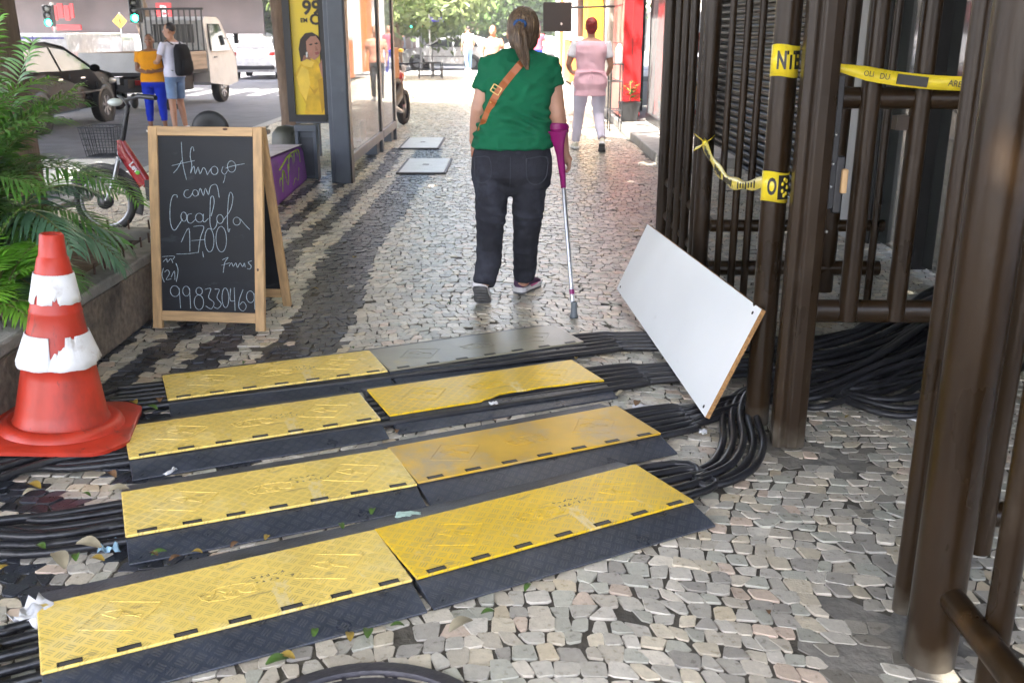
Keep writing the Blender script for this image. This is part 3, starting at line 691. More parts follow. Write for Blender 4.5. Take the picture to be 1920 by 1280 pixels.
# ------------------------------------------------------------------ gate and fence
brz = mat('bronze_paint', (.0215, .0115, .0043), .30, var=.3, spec=.3, vs=3, bump=.06, bs=40, dirt=((.05, .036, .024), .57, .6), ds=4, stretch=(2, 2, .7)); grime(brz, .10, (.10, .085, .065)); scuffs(brz, (.11, .09, .07), .5, 5., .66, (4, 4, .6))
HT = 3.15
GG = 'brown metal bars of the gate'
def vbar(mb, x, y, r, z0=.03, z1=HT, n=12): mb.cyl((x, y, z0), (x, y, z1), r, n)
# fence standing along the pavement beyond the gate
fx = 1.10
f1 = thing('metal_fence', 'brown round-bar fence seen edge-on beyond the leaning white board', 'fence', (fx, 6.3, 0))
T = Matrix.Translation((-fx, -6.3, 0))
for (yv, r_) in ((7.17, .042), (5.50, .046)):
    MB().tube([(fx-.03*(yv < 6), yv, 0), (fx-.03*(yv < 6), yv, HT)], r_, 16, 0, T).build('post', brz, f1)
for yv in (6.78, 6.5, 6.22, 5.88): MB().tube([(fx, yv, .06), (fx, yv, HT)], .029, 12, 0, T).build('bar', brz, f1)
for z in (.22, .46, 2.4): MB().tube([(fx+.03, 5.5, z), (fx+.03, 7.17, z)], .03, 10, 0, T).build('rail', brz, f1)
# far leaf, swung inwards
f2 = thing('gate_leaf', 'far leaf of the brown gate swung inwards, seen between the posts', 'gate', (1.1, 5.36, 0))
T = Matrix.Translation((-1.1, -5.36, 0))
for x, r_ in ((1.145, .019), (1.225, .021), (1.30, .021), (1.39, .02), (1.48, .021), (1.57, .021), (1.66, .021), (1.765, .05), (1.90, .021), (2.0, .021)):
    MB().tube([(x, 5.36+.05*(r_ > .03), .05 if r_ < .03 else .1), (x, 5.36, HT-.1)], r_, 12, 0, T).build('bar', brz, f2)
for z, r_ in ((.235, .042), (.475, .034), (2.3, .035)): MB().tube([(1.10, 5.40, z), (2.06, 5.40, z)], r_, 10, 0, T).build('rail', brz, f2)
# near leaf
f3 = thing('gate_leaf', 'near leaf of the brown gate swung inwards above the heap of cables', 'gate', (1.09, 3.56, 0))
T = Matrix.Translation((-1.09, -3.56, 0))
for x in (1.268, 1.448, 1.625, 1.80): MB().tube([(x, 3.58, .46), (x, 3.58, HT)], .0355, 14, 0, T).build('bar', brz, f3)
MB().tube([(1.10, 3.60, .49), (2.0, 3.58, .49)], [(.03, .045)]*2, 12, 0, T).build('rail', brz, f3)
MB().tube([(1.10, 3.62, 1.275), (2.0, 3.56, 1.275)], .038, 12, 0, T).build('rail', brz, f3)
MB().box((1.42, 3.60, 1.19), (.10, .05, .05), 0, T).build('stop_block', brz, f3)
# stile of the near leaf: a ribbed square post with a lock plate
mb = MB()
mb.prism([(.985, 3.44), (1.005, 3.42), (1.028, 3.43), (1.036, 3.418), (1.07, 3.415), (1.105, 3.43), (1.115, 3.47), (1.10, 3.53), (1.06, 3.545), (1.0, 3.535)], .0, HT, 0, T)
mb.build('stile', brz, f3, bevel=.006)
lockm = mat('lock_steel_black', (.02, .02, .022), .45, var=.2, vs=20)
mb = MB().box((1.128, 3.50, 1.13), (.022, .06, .46), 0, T)
mb.build('lock_plate', lockm, f3, bevel=.004)
MB().box((1.150, 3.48, .985), (.03, .03, .20), 0, T).build('lock_bolt', lockm, f3, bevel=.006)
MB().box((1.165, 3.465, 1.00), (.022, .026, .085), 0, T).build('wooden_wedge', pine, f3, bevel=.005)
for z in (.82, .98, 1.06, 1.16): MB().ellip((1.122, 3.465, z), (.006, .006, .006), 8, 5, 0, T).build('rivet', mat('rivet_steel', (.55, .55, .55), .35, metal=1) if 'rivet_steel' not in MATS else MATS['rivet_steel'], f3)
p1 = tag(MB().tube([(0, 0, 0), (0, 0, HT)], .048, 18).build('gate_post', brz), 'round brown gate post wrapped in yellow tape', 'post', 'brown gate posts'); p1.location = (.985, 3.69, 0)
p2 = tag(MB().tube([(0, 0, 0), (0, 0, HT)], .027, 16).build('gate_post', brz), 'slim brown gate post standing against the thickest post at the right', 'post', 'brown gate posts'); p2.location = (1.062, 2.335, 0)
p3 = tag(MB().tube([(0, 0, 0), (0, 0, .012), (0, 0, .5), (0, 0, HT)], .062, 22).build('gate_post', brz), 'thickest brown gate post standing in a cement patch at the right', 'post', 'brown gate posts'); p3.location = (1.045, 2.115, 0)
# fence running towards the camera
f4 = thing('metal_fence', 'brown fence panel running off the lower right corner', 'fence', (1.08, 1.5, 0))
T = Matrix.Translation((-1.08, -1.5, 0))
for yv in (1.93, 1.74, 1.55, 1.3): MB().tube([(1.10, yv, .03), (1.10, yv, HT)], .030, 14, 0, T).build('bar', brz, f4)
for z in (.205, 2.6): MB().tube([(1.055, 2.13, z), (1.055, .9, z)], [(.033, .033)]*2, 14, 0, T).build('rail', brz, f4)
f5 = thing('gate_leaf', 'leaf of the brown gate folded back behind the thickest post', 'gate', (1.15, 2.3, 0))
T = Matrix.Translation((-1.15, -2.3, 0))
for z in (.27, 1.5, 2.6): MB().tube([(1.11, 2.36, z), (2.1, 2.42, z)], .034, 10, 0, T).build('rail', brz, f5)
for x in (1.225, 1.40, 1.57, 1.75): MB().tube([(x, 2.30, .2), (x, 2.30, HT)], .030, 12, 0, T).build('bar', brz, f5)

# barrier tape
tape_m = mat('barrier_tape', (.78, .60, .03), .3, var=.1, vs=20, bump=.25, bs=30)
tape_k = mat('barrier_tape_print', (.02, .018, .015), .4)
def ring_tape(name, cx, cy, z0, z1, r, a0, a1, label, tilt=0., prints=()):
    n_ = 28; mb = MB(); vs = []
    for L in (0, 1):
        for j in range(n_+1):
            a = R(a0+(a1-a0)*j/n_); vs.append((cx+r*math.cos(a), cy+r*math.sin(a), (z0, z1)[L]+tilt*math.sin(a*2)))
    mb.add(vs, [(j, j+1, n_+2+j, n_+1+j) for j in range(n_)], 0, True)
    o = mb.build(name, tape_m); o.modifiers.new('s', 'SOLIDIFY').thickness = .0012
    tag(o, label, 'tape', 'yellow barrier tape on the gate'); return o
def wrap_text(parent, body, cx, cy, r, a_c, zc, size, xs=.8):
    o = text_mesh('tape_print', body, size, tape_k, parent, None, .0004, bold=.003, xs=xs)
    for v in o.data.vertices:
        a = a_c+v.co.x/r; rr = r+.0012+v.co.z; v.co = Vector((cx+rr*math.cos(a), cy+rr*math.sin(a), zc+v.co.y))
zt = AY(1462, 115, 3.64).z
o = ring_tape('barrier_tape', .985, 3.69, zt-.055, zt+.055, .0495, 150, 395, 'upper yellow tape wound round the gate post', .004)
wrap_text(o, 'NTER', .985, 3.69, .0495, R(-72), zt, .085, .55)
zt2 = AY(1445, 352, 3.64).z
o = ring_tape('barrier_tape', .985, 3.69, zt2-.055, zt2+.055, .0495, 150, 395, 'lower yellow tape with a black emblem, wound round the gate post', .004)
n_ = 10; vs = []
for L in (0, 1):
    for j in range(n_+1):
        a = R(-92+62*j/n_); vs.append((.985+.0512*math.cos(a), 3.69+.0512*math.sin(a), zt2+(-.045, .045)[L]))
MB().add(vs, [(j, j+1, n_+2+j, n_+1+j) for j in range(n_)], 0, True).build('tape_print', tape_k, o)
wrap_text(o, 'O', .985, 3.69, .0495, R(-118), zt2, .085, .5)
ee = MB()
for k in range(9):
    a = R(-62+12*math.cos(k*.9)); z = zt2+.03*math.sin(k*.9)
    ee.ellip((.985+.0518*math.cos(a), 3.69+.0518*math.sin(a), z), (.006, .004, .008), 6, 4)
ee.build('tape_emblem', tape_m, o)
# twisted tape from the far post to the near post
pa = Vector((1.045, 5.45, AY(1325, 268, 5.4).z)); pb = Vector((.95, 3.67, zt2+.02))
mb = MB(); vs = []; K = 30
for i in range(K+1):
    t = i/K; p = pa.lerp(pb, t)+Vector((0, 0, -.10*math.sin(math.pi*t))); a = .5+.5*math.sin(t*7)
    wz = .022+.006*math.sin(t*23); up = Vector((math.cos(a)*.35, 0, 1)).normalized()
    vs += [p-up*wz, p+Vector((-.008, 0, 0)), p+up*wz]
mb.add(vs, [(3*i+s_, 3*i+1+s_, 3*i+4+s_, 3*i+3+s_) for i in range(K) for s_ in (0, 1)], 0, True)
# the knot and the loop round the far post
for (dx, dz, r1) in ((.05, .035, .012), (-.05, .04, .022), (-.05, -.035, .022)):
    mb.tube([(pa.x, pa.y-.05, pa.z), (pa.x+dx*.5, pa.y-.055, pa.z+dz*.5), (pa.x+dx, pa.y-.03, pa.z+dz)], [(.008, .003), (r1*.7, .002), (r1, .002)], 8, 0)
mb.ellip((pa.x, pa.y-.055, pa.z), (.016, .012, .016), 8, 6)
o = mb.build('barrier_tape', tape_m); o.modifiers.new('s', 'SOLIDIFY').thickness = .001
tag(o, 'twisted yellow tape knotted to the far post and pulled to the near one', 'tape', 'yellow barrier tape on the gate')
pr = MB()
for (t0, t1) in ((.08, .2), (.3, .42), (.46, .6), (.68, .92)):
    for s_ in range(7):
        t = t0+(t1-t0)*s_/7; p = pa.lerp(pb, t)+Vector((-.012, -.012, -.10*math.sin(math.pi*t))); pr.box(p, (.003, .012, .02 if s_ % 3 else .03))
pr.build('tape_print', tape_k, o)
# horizontal tape on the inner leaf
ta = AY(1550, 122, 3.525); tb = AY(1850, 158, 3.49)
mb = MB(); vs = []; K = 24
for i in range(K+1):
    t = i/K; p = ta.lerp(tb, t)+Vector((0, 0, -.018*math.sin(math.pi*t))); wz = .009+.015*min(1, t*4); tw = .25*math.sin(t*5)
    vs += [p+Vector((0, -tw*wz, -wz)), p+Vector((0, tw*wz, wz))]
mb.add(vs, [(2*i, 2*i+1, 2*i+3, 2*i+2) for i in range(K)], 0, True)
o = mb.build('barrier_tape', tape_m); o.modifiers.new('s', 'SOLIDIFY').thickness = .0012; tag(o, 'yellow tape stretched across the inner leaf just above its rail', 'tape', 'yellow barrier tape on the gate')
dirv = (tb-ta).normalized(); an = math.atan2(dirv.z, dirv.x)
def on_tape(t, body, size, dz=0, xs=.9):
    p = ta.lerp(tb, t)+Vector((0, -.012, dz-.018*math.sin(math.pi*t)))
    text_mesh('tape_print', body, size, tape_k, o, Matrix.Translation(p) @ Matrix.Rotation(-an, 4, 'Y') @ Matrix.Rotation(R(90), 4, 'X'), .0006, xs=xs)
on_tape(.26, 'OLI', .026); on_tape(.36, 'DU', .028); on_tape(.83, 'ARENT', .03, -.003)
MB().bar(ta.lerp(tb, .44)+Vector((0, -.008, -.018)), ta.lerp(tb, .63)+Vector((0, -.008, -.018)), .006, .034).build('tape_print', tape_k, o)
# ------------------------------------------------------------------ people
def skin(nm, c):
    m = mat(nm, c, .5, var=.10, vs=14, bump=.06, bs=180); M_(m)[2].inputs['Subsurface Weight'].default_value = .12; M_(m)[2].inputs['Subsurface Radius'].default_value = (.012, .006, .004); return m
skin_a = skin('skin_light', (.50, .27, .185)); skin_b = skin('skin_brown', (.24, .115, .065)); skin_c = skin('skin_tan', (.40, .215, .14))
def cloth(nm, c, bs=220, bump=.25, var=.1, **k): return mat(nm, c, .85, var=var, vs=6, bump=bump, bs=bs, spec=.2, **k)
tee_green = cloth('green_jersey', (.008, .125, .058)); jean_dark = cloth('dark_denim', (.028, .029, .038), bs=320, bump=.5, var=.35, dirt=((.055, .058, .078), .5, .7), ds=5)
pinkc = cloth('pink_cotton', (.80, .50, .58)); whitec = cloth('white_cotton', (.74, .73, .78)); pants_w = cloth('lilac_white_trousers', (.66, .62, .74))
yellowc = cloth('orange_yellow_jersey', (.72, .30, .012)); bluec = cloth('royal_blue_trousers', (.008, .03, .42)); denim_l = cloth('light_denim', (.16, .25, .42), var=.25)
hair_br = mat('hair_brown', (.085, .05, .028), .42, var=.5, vs=22, stretch=(4.5, 4.5, .5), dirt=((.26, .17, .085), .52, .85), ds=16, bump=1., bs=26)
hair_red = mat('hair_red', (.22, .012, .010), .5, var=.4, vs=30, bump=.6, bs=50); hair_bk = mat('hair_black', (.018, .013, .012), .5, var=.3, vs=30, bump=.5, bs=60)
tan_l = mat('tan_leather', (.42, .125, .04), .45, var=.15, vs=12, bump=.15, bs=90); brass = mat('brass', (.7, .5, .2), .3, metal=1, var=.1)
eye_w = mat('eye_white', (.8, .8, .78), .3); eye_d = mat('eye_dark', (.02, .012, .01), .2); lip_m = mat('lips', (.35, .09, .08), .45)

def shoe(mb_up, mb_so, mb_out, M, L=.26, w=.047):
    st = [(-.5, .62, .055, .075), (-.44, .80, .058, .085), (-.30, .86, .056, .088), (-.12, .82, .052, .082), (.10, .92, .042, .062), (.28, 1.02, .034, .046), (.42, .82, .027, .034), (.49, .45, .02, .026)]
    mb_up.tube([(0, y*L, zc) for y, _, zc, _ in st], [(w*k, h*.5) for _, k, zc, h in st], 16, 0, M)
    out = [(w*.72, -.50*L), (w*.95, -.40*L), (w*.9, -.1*L), (w*1.12, .18*L), (w*1.08, .32*L), (w*.72, .46*L), (0, .53*L)]
    pl = out+[(-x, y) for x, y in out[::-1][1:]]+[(0, -.53*L)]
    mb_so.prism(pl, .004, .034, 0, M); mb_out.prism([(x*.97, y*.985) for x, y in pl], -.006, .0045, 0, M)
    for k in range(6): mb_out.box((0, (-.42+k*.16)*L, -.007), (w*1.5, .012, .006), 0, M)
def fist(mb, c, M=None, r=.0085, n=4, grip=.017, ax=Vector((0, 1, 0)), side=1):
    """palm and four fingers of different lengths closed round a bar along local Y, thumb over the far side"""
    c = Vector(c)
    mb.tube([c+Vector((side*.026, -.040, .018)), c+Vector((side*.028, 0, .020)), c+Vector((side*.026, .040, .018))], [(.013, .026), (.0155, .031), (.013, .026)], 12, 0, M)
    for i in range(n):
        y = -.033+i*.0215; q_ = (.88, .97, 1.0, .92)[i]
        pts = [c+Vector((side*.030*q_, y, .008)), c+Vector((side*.034*q_, y, -.014)), c+Vector((side*.018*q_, y, -.030*q_)), c+Vector((-side*.008*q_, y+.002, -.026)), c+Vector((-side*.018*q_, y+.003, -.008))]
        mb.tube(pts, [r*1.12, r*1.1, r, r*.93, r*.7], 8, 0, M)
    mb.tube([c+Vector((side*.020, .020, .034)), c+Vector((-side*.004, .038, .030)), c+Vector((-side*.022, .036, .008)), c+Vector((-side*.020, .026, -.010))], [r*1.35, r*1.25, r*1.1, r*.75], 8, 0, M)
def open_hand(mb, wr, d, nrm, s=1., thumb=1):
    """relaxed hand: palm, four unequal slightly curled fingers, thumb from the side; d = direction of the fingers, nrm = palm normal"""
    d = Vector(d).normalized(); nrm = (Vector(nrm)-d*Vector(nrm).dot(d)).normalized(); a = d.cross(nrm)*thumb; w_ = Vector(wr)
    mb.tube([w_, w_+d*.04*s, w_+d*.085*s], [(.020*s, .014*s), (.036*s, .014*s), (.037*s, .012*s)] if abs(d.z) < .5 else [.022*s, .026*s, .026*s], 10)
    for i, (o_, L) in enumerate(((-.027, .058), (-.009, .072), (.009, .076), (.027, .066))):
        b_ = w_+d*.082*s+a*o_*s
        mb.tube([b_, b_+d*L*.45*s+nrm*.006*s, b_+d*L*.8*s+nrm*.020*s, b_+d*L*s*.95+nrm*.034*s], [.0092*s, .0088*s, .008*s, .0055*s], 7)
    b_ = w_+d*.022*s+a*.022*s
    mb.tube([b_, b_+a*.022*s+d*.025*s+nrm*.010*s, b_+a*.030*s+d*.055*s+nrm*.020*s], [.012*s, .0105*s, .007*s], 7)
def head(mb, c, s=1., face=0.):
    """skull, jaw, nose, ears; face = turn about z (0 looks along +Y)"""
    T = Matrix.Translation(c) @ Matrix.Rotation(face, 4, 'Z')
    mb.ellip((0, -.008*s, .02*s), (.078*s, .098*s, .100*s), 16, 10, 0, T); mb.ellip((0, .022*s, -.055*s), (.060*s, .070*s, .068*s), 14, 9, 0, T)
    mb.tube([(0, .085*s, .012*s), (0, .105*s, -.022*s), (0, .088*s, -.034*s)], [.010*s, .015*s, .013*s], 8, 0, T)
    for q_ in (-1, 1): mb.ellip((q_*.080*s, -.008*s, -.012*s), (.010*s, .020*s, .030*s), 8, 6, 0, T)
    return T
def face_bits(parent, T, s=1.):
    m1 = MB(); m2 = MB(); m3 = MB()
    for q_ in (-1, 1):
        m1.ellip((q_*.031*s, .083*s, .004*s), (.013*s, .006*s, .008*s), 8, 5, 0, T); m2.ellip((q_*.031*s, .0885*s, .004*s), (.006*s, .003*s, .006*s), 8, 5, 0, T)
        m2.tube([(q_*.016*s, .090*s, .022*s), (q_*.034*s, .089*s, .028*s), (q_*.050*s, .080*s, .020*s)], .003*s, 5, 0, T)
    m3.tube([(-.024*s, .080*s, -.066*s), (0, .090*s, -.063*s), (.024*s, .080*s, -.066*s)], [.004*s, .008*s, .004*s], 7, 0, T)
    m1.build('eyes', eye_w, parent); m2.build('eyebrows', eye_d, parent); m3.build('lips', lip_m, parent)

# ---- the woman in the green shirt, seen from behind, walking away with a forearm crutch
YW = 5.50
def rr_(v, uL, uR, ry, cy=0., Y=YW):
    a, c = AY(uL, v, Y), AY(uR, v, Y); return ((a.x+c.x)/2, Y+cy, a.z, (c.x-a.x)/2, ry)
torso = [rr_(296, 888, 1034, .150, .0), rr_(275, 886, 1034, .155, .0), rr_(250, 893, 1033, .150), rr_(228, 901, 1030, .142), rr_(205, 907, 1028, .136), rr_(180, 909, 1036, .134), rr_(160, 908, 1042, .132), rr_(142, 905, 1044, .124), rr_(128, 903, 1044, .114, .006), rr_(116, 906, 1041, .100, .012), rr_(107, 914, 1034, .086, .018), rr_(100, 932, 1020, .072, .022), rr_(94, 950, 1003, .060, .028), rr_(88, 955, 999, .050, .03)]
shR, shL = AY(1028, 126, YW), AY(920, 127, YW)
elR, elL = AY(1044, 216, YW-.02), AY(899, 205, YW-.01)
wrR, wrL = AY(1058, 290, YW+.05), AY(889, 268, YW+.10)
legL = [AY(921, 330, YW), AY(922, 400, YW-.01), AY(921, 452, YW-.02), AY(916, 490, YW-.10), AY(908, 535, YW-.15)]
legR = [AY(993, 330, YW), AY(989, 400, YW+.04), AY(987, 450, YW+.09), AY(984, 500, YW+.16), AY(982, 532, YW+.20)]
fxd = lambda p, z: Vector((p.x, p.y, z))
mb = MB()
mb.rings([(a, c, z, rx*.86, ry*.84) for a, c, z, rx, ry in torso], 24, 0, e=2.4)
hc = AY(981, 60, YW+.03)
mb.tube([AY(976, 118, YW+.02), AY(979, 85, YW+.025)], [.060, .056], 14)
head(mb, hc, 1.03)
mb.tube([shR, shR.lerp(elR, .5), elR, elR.lerp(wrR, .35), wrR], [.060, .058, .049, .046, .030], 14)
mb.tube([shL, shL.lerp(elL, .5), elL, elL.lerp(wrL, .35), wrL], [.058, .054, .047, .044, .029], 14)
hand_c = AY(1057, 312, YW+.075)
mb.tube([wrR, hand_c+Vector((.026, -.01, .03))], [.028, .028], 12)
fist(mb, hand_c, side=1)
open_hand(mb, wrL, (.05, .35, -1), (1, .2, 0), .95)
mb.tube([legL[0], legL[1], legL[2], legL[3], legL[4]], [.066, .056, .040, .038, .034], 14); mb.tube(legR, [.066, .056, .040, .038, .034], 14)
woman = mb.build('person', skin_a); fuse(woman, .0075, 4)
tag(woman, 'woman in a green T-shirt and dark jeans walking away with a forearm crutch', 'person')
def fold(p):
    q_ = noise.noise((p.x*9+p.z*5, p.y*5, p.z*16-p.x*7)); g_ = noise.noise((p.x*22, p.y*12, p.z*30+5))
    w_ = p.z+.42*p.x+.03*noise.noise((p.x*6, p.y*4, p.z*5)); m_ = max(0, 1-abs(p.z-1.06)/.15)*(1 if p.y < YW else .3)
    return .010*(1-abs(q_)*2.2)+.003*g_+.022*m_*(abs(math.sin(w_*52))**1.5-.5)*(.5+noise.noise((p.x*7, 3, p.z*9)))*1.6
mb = MB()
mb.rings([(a, c, z, rx+.004, ry+.004) for a, c, z, rx, ry in torso[1:-1]], 30, 0, e=2.4)
def sleeve(sh, el, f, r0, r1): mb.tube([sh+Vector((0, 0, .02))-(el-sh)*.08, sh.lerp(el, f*.35), sh.lerp(el, f*.7), sh.lerp(el, f)], [r0*.9, r0, (r0+r1)/2*1.03, r1], 18)
sleeve(shR, elR, .42, .066, .071); sleeve(shL, elL, .55, .065, .069)
shirt = mb.build('tee_shirt', tee_green, woman); fuse(shirt, .0075, 3, fold)
def foldj(p):
    q_ = noise.noise((p.x*8, p.y*6, p.z*9)); g_ = noise.noise((p.x*14+p.z*6, p.y*8, p.z*34)); return .005*q_+.0075*g_*(1 if p.z < .72 else .3)+.004*max(0, 1-abs(p.z-.52)/.10)*math.sin(p.z*110+p.x*20)
mb = MB()
hips = [rr_(366, 900, 1019, .07), rr_(350, 888, 1031, .115, .0), rr_(325, 883, 1035, .152, -.010), rr_(300, 884, 1035, .152, -.006), rr_(280, 889, 1032, .146), rr_(258, 897, 1028, .138)]
mb.rings(hips, 30, 0, e=2.3)
mb.tube([legL[0], AY(922, 360, YW), AY(921, 388, YW), AY(920, 420, YW-.01), AY(919, 452, YW-.025), AY(916, 490, YW-.10), AY(907, 535, YW-.155)], [.098, (.128, .096), (.116, .092), (.098, .082), .076, .071, .062], 20)
mb.tube([legR[0], AY(992, 360, YW+.01), AY(990, 388, YW+.02), AY(989, 420, YW+.05), AY(986, 450, YW+.09), AY(984, 500, YW+.16), AY(982, 523, YW+.19)], [.098, (.128, .096), (.116, .092), (.096, .082), .075, .070, .064], 20)
mb.ellip(AY(922, 340, YW-.04), (.088, .098, .12), 16, 10); mb.ellip(AY(995, 340, YW-.04), (.088, .098, .12), 16, 10)
jeans = mb.build('jeans', jean_dark, woman); fuse(jeans, .0065, 26, foldj)
bj = bvh(jeans); bsx = bvh(shirt)
def on_back(b, u, v, off, Y=YW):
    p = AY(u, v, Y); h = b.ray_cast(Vector((p.x, Y-1, p.z)), Vector((0, 1, 0)))
    return (h[0] - Vector((0, off, 0))) if h[0] is not None else Vector((p.x, Y-.14, p.z))
stitch = mat('denim_stitch', (.034, .035, .048), .8)
def ribbon(mb, b, pts, w, th, off=.003, k=8, closed=False):
    P = smooth_path([(u, v, 0) for u, v in pts], k) if k > 1 else [Vector((u, v, 0)) for u, v in pts]
    S = [on_back(b, p.x, p.y, off) for p in P]
    for a, c in zip(S[:-1], S[1:]):
        if (c-a).length > 1e-5: mb.bar(a, c+(c-a).normalized()*.001, th, w, up=(c-a).cross(Vector((0, 1, 0))))
for pk in ([(891, 292), (918, 290), (921, 325), (905, 338), (892, 328), (891, 292)], [(986, 292), (1024, 291), (1022, 328), (1005, 340), (988, 330), (986, 292)]):
    mb = MB(); ribbon(mb, bj, pk, .005, .003, .002, 3); mb.build('back_pocket', stitch, jeans)
mb = MB(); ribbon(mb, bj, [(957, 288), (957, 320), (956, 345)], .004, .003, .002, 4); mb.build('seam', stitch, jeans)
# hair
mb = MB()
mb.ellip(hc+Vector((0, -.022, .026)), (.089, .108, .106), 20, 14); mb.ellip(hc+Vector((0, -.040, -.035)), (.080, .075, .078), 18, 12)
tail0 = AY(975, 47, YW-.088)
mb.ellip(tail0+Vector((0, .012, .0)), (.034, .025, .028), 12, 8)
hair = mb.build('hair', hair_br, woman); fuse(hair, .006, 5, lambda p: .0025*noise.noise((p.x*70, p.y*30, p.z*12)))
mb = MB()
pt = [(975, 44, -.105, .021), (973, 58, -.125, .034), (975, 75, -.130, .043), (979, 92, -.130, .040), (983, 108, -.133, .031), (986, 120, -.138, .020), (989, 131, -.142, .006)]
P = [AY(u, v, YW+d) for u, v, d, r in pt]; mb.tube(P, [(r*.6, r) for *_, r in pt], 18)
for k in range(16):
    o_ = U(-1, 1); mb.tube([p+Vector((o_*pt[i][3]*.95, U(-.006, .006)-.022*math.sqrt(max(0, 1-o_*o_))*pt[i][3]/.043, 0)) for i, p in enumerate(P)], [.006, .008, .009, .008, .007, .005, .002], 6)
pony = mb.build('ponytail', hair_br, hair, sharp=80)
mb = MB()
for k in range(12):
    a = k*math.pi/6; mb.ellip(tail0+Vector((.026*math.cos(a), -.018, .016*math.sin(a)+.004)), (.011, .012, .010), 8, 6)
mb.build('scrunchie', mat('blue_scrunchie', (.02, .07, .20), .8, var=.3, vs=40, bump=.5), hair)
# shoes
sh_up = mat('shoe_purple_mesh', (.10, .045, .10), .7, var=.3, vs=30, bump=.5, bs=200); sh_so = mat('shoe_white_foam', (.72, .70, .70), .5, var=.08, vs=10); sh_out = mat('shoe_grey_outsole', (.11, .11, .112), .6, var=.5, vs=25)
sh_pk = mat('shoe_pink_foam', (.60, .12, .30), .5)
for nm, M in (('shoe', Matrix.Translation(G(905, 573)+Vector((0, .05, .012))) @ Matrix.Rotation(R(-4), 4, 'Z') @ Matrix.Rotation(R(-36), 4, 'X') @ Matrix.Translation((0, -.09, .002))),
              ('shoe', Matrix.Translation(G(984, 549)+Vector((0.02, .08, .009))) @ Matrix.Rotation(R(-28), 4, 'Z'))):
    a, c, d = MB(), MB(), MB(); shoe(a, c, d, M, .265, .046)
    s_ = a.build(nm, sh_up, woman); fuse(s_, .006, 4); c.build('midsole', sh_so, s_, bevel=.006); d.build('outsole', sh_out, s_, bevel=.002)
    if M.translation.x > 0: MB().box((.0, .02, .030), (.096, .12, .008), 0, M).build('pink_stripe', sh_pk, s_, bevel=.002)
# crossbody bag: strap over the right shoulder down to the left hip
bag = thing('crossbody_bag', 'tan leather bag strap with a brass buckle across the green shirt', 'bag', (0, YW, 1.0))
T = Matrix.Translation((0, -YW, -1.0))
mb = MB()
sp = [(982, 112), (968, 128), (948, 152), (930, 178), (917, 205), (908, 228)]
P = smooth_path([(u, v, 0) for u, v in sp], 6); S = [on_back(bsx, p.x, p.y, .006) for p in P]
S = [S[0]+Vector((.03, .09, .035)), S[0]+Vector((.012, .03, .022))]+S+[S[-1]+Vector((-.02, .05, -.05)), S[-1]+Vector((-.025, .12, -.10))]
vs = []
for i, p in enumerate(S):
    t = (S[min(i+1, len(S)-1)]-S[max(i-1, 0)]).normalized(); wv = t.cross(Vector((0, 1, 0))).normalized()*.019
    vs += [p-wv, p+wv, p+wv-Vector((0, .004, 0)), p-wv-Vector((0, .004, 0))]
mb.add(vs, [(4*i+a, 4*i+(a+1) % 4, 4*i+4+(a+1) % 4, 4*i+4+a) for i in range(len(S)-1) for a in range(4)], 0, False, T)
mb.build('strap', tan_l, bag, bevel=.001)
c0 = on_back(bsx, 931, 166, .014); d0 = (on_back(bsx, 925, 176, .014)-c0).normalized(); w0 = d0.cross(Vector((0, 1, 0))).normalized()
mb = MB()
cn = [c0+w0*.024-d0*.020, c0+w0*.024+d0*.020, c0-w0*.024+d0*.020, c0-w0*.024-d0*.020]
for i in range(4): mb.cyl(cn[i], cn[(i+1) % 4], .0035, 8, 0, T)
mb.cyl(c0+w0*.024, c0-w0*.024, .003, 8, 0, T)
c1 = on_back(bsx, 921, 188, .012); mb.ellip(c1, (.006, .004, .008), 8, 6, 0, T)
mb.build('buckle', brass, bag)
bb = AY(900, 262, YW+.2)
MB().rings([(bb.x, bb.y, bb.z-.10, .03, .10), (bb.x, bb.y, bb.z-.09, .05, .12), (bb.x, bb.y, bb.z+.05, .045, .12), (bb.x, bb.y, bb.z+.06, .03, .10)], 20, 0, T, e=4).build('pouch', tan_l, bag)
# crutch
pur = mat('crutch_purple_plastic', (.24, .006, .12), .32, var=.12, vs=9); alu = mat('brushed_aluminium', (.62, .63, .66), .32, metal=1, var=.1, vs=30); rubg = mat('grey_rubber_tip', (.13, .15, .165), .6, var=.2, vs=20)
cr = thing('forearm_crutch', 'purple and silver forearm crutch held in the right hand of the woman in green', 'crutch', G(1076, 598))
T = Matrix.Translation(-G(1076, 598))
tip = G(1076, 596)+Vector((0, 0, .004)); top = AY(1056, 345, YW-.01); cuf = AY(1046, 240, YW-.03)
mb = MB(); mb.tube([tip+(top-tip)*.05, top+(top-tip)*.02], .0115, 14, 0, T); mb.build('shaft', alu, cr)
ho = MB()
for k in range(7): p = tip+(top-tip)*(.12+.05*k); ho.ellip(p+Vector((0, -.0112, 0)), (.003, .002, .003), 6, 4, 0, T)
ho.build('pin_hole', slot_m, cr)
MB().tube([tip+(top-tip)*.17, tip+(top-tip)*.205], .0145, 14, 0, T).build('collar', pur, cr)
MB().lathe([(.0, -.002), (.024, -.002), (.024, .008), (.0195, .02), (.0165, .05), (.0165, .085), (.0115, .087)], 18, 0, T @ Matrix.Translation(tip)).build('rubber_tip', rubg, cr)
gp = MB()
path = [(1056.5, 352, .0145, .0145), (1055, 330, .017, .016), (1053, 312, .020, .017), (1050, 290, .021, .014), (1048, 272, .030, .012), (1046, 256, .044, .011), (1045.5, 246, .054, .010)]
gp.tube([AY(u, v, YW-.015-.012*i) for i, (u, v, a, c) in enumerate(path)], [(c, a) for *_, a, c in path], 16, 0, T)
gp.build('handle_body', pur, cr)
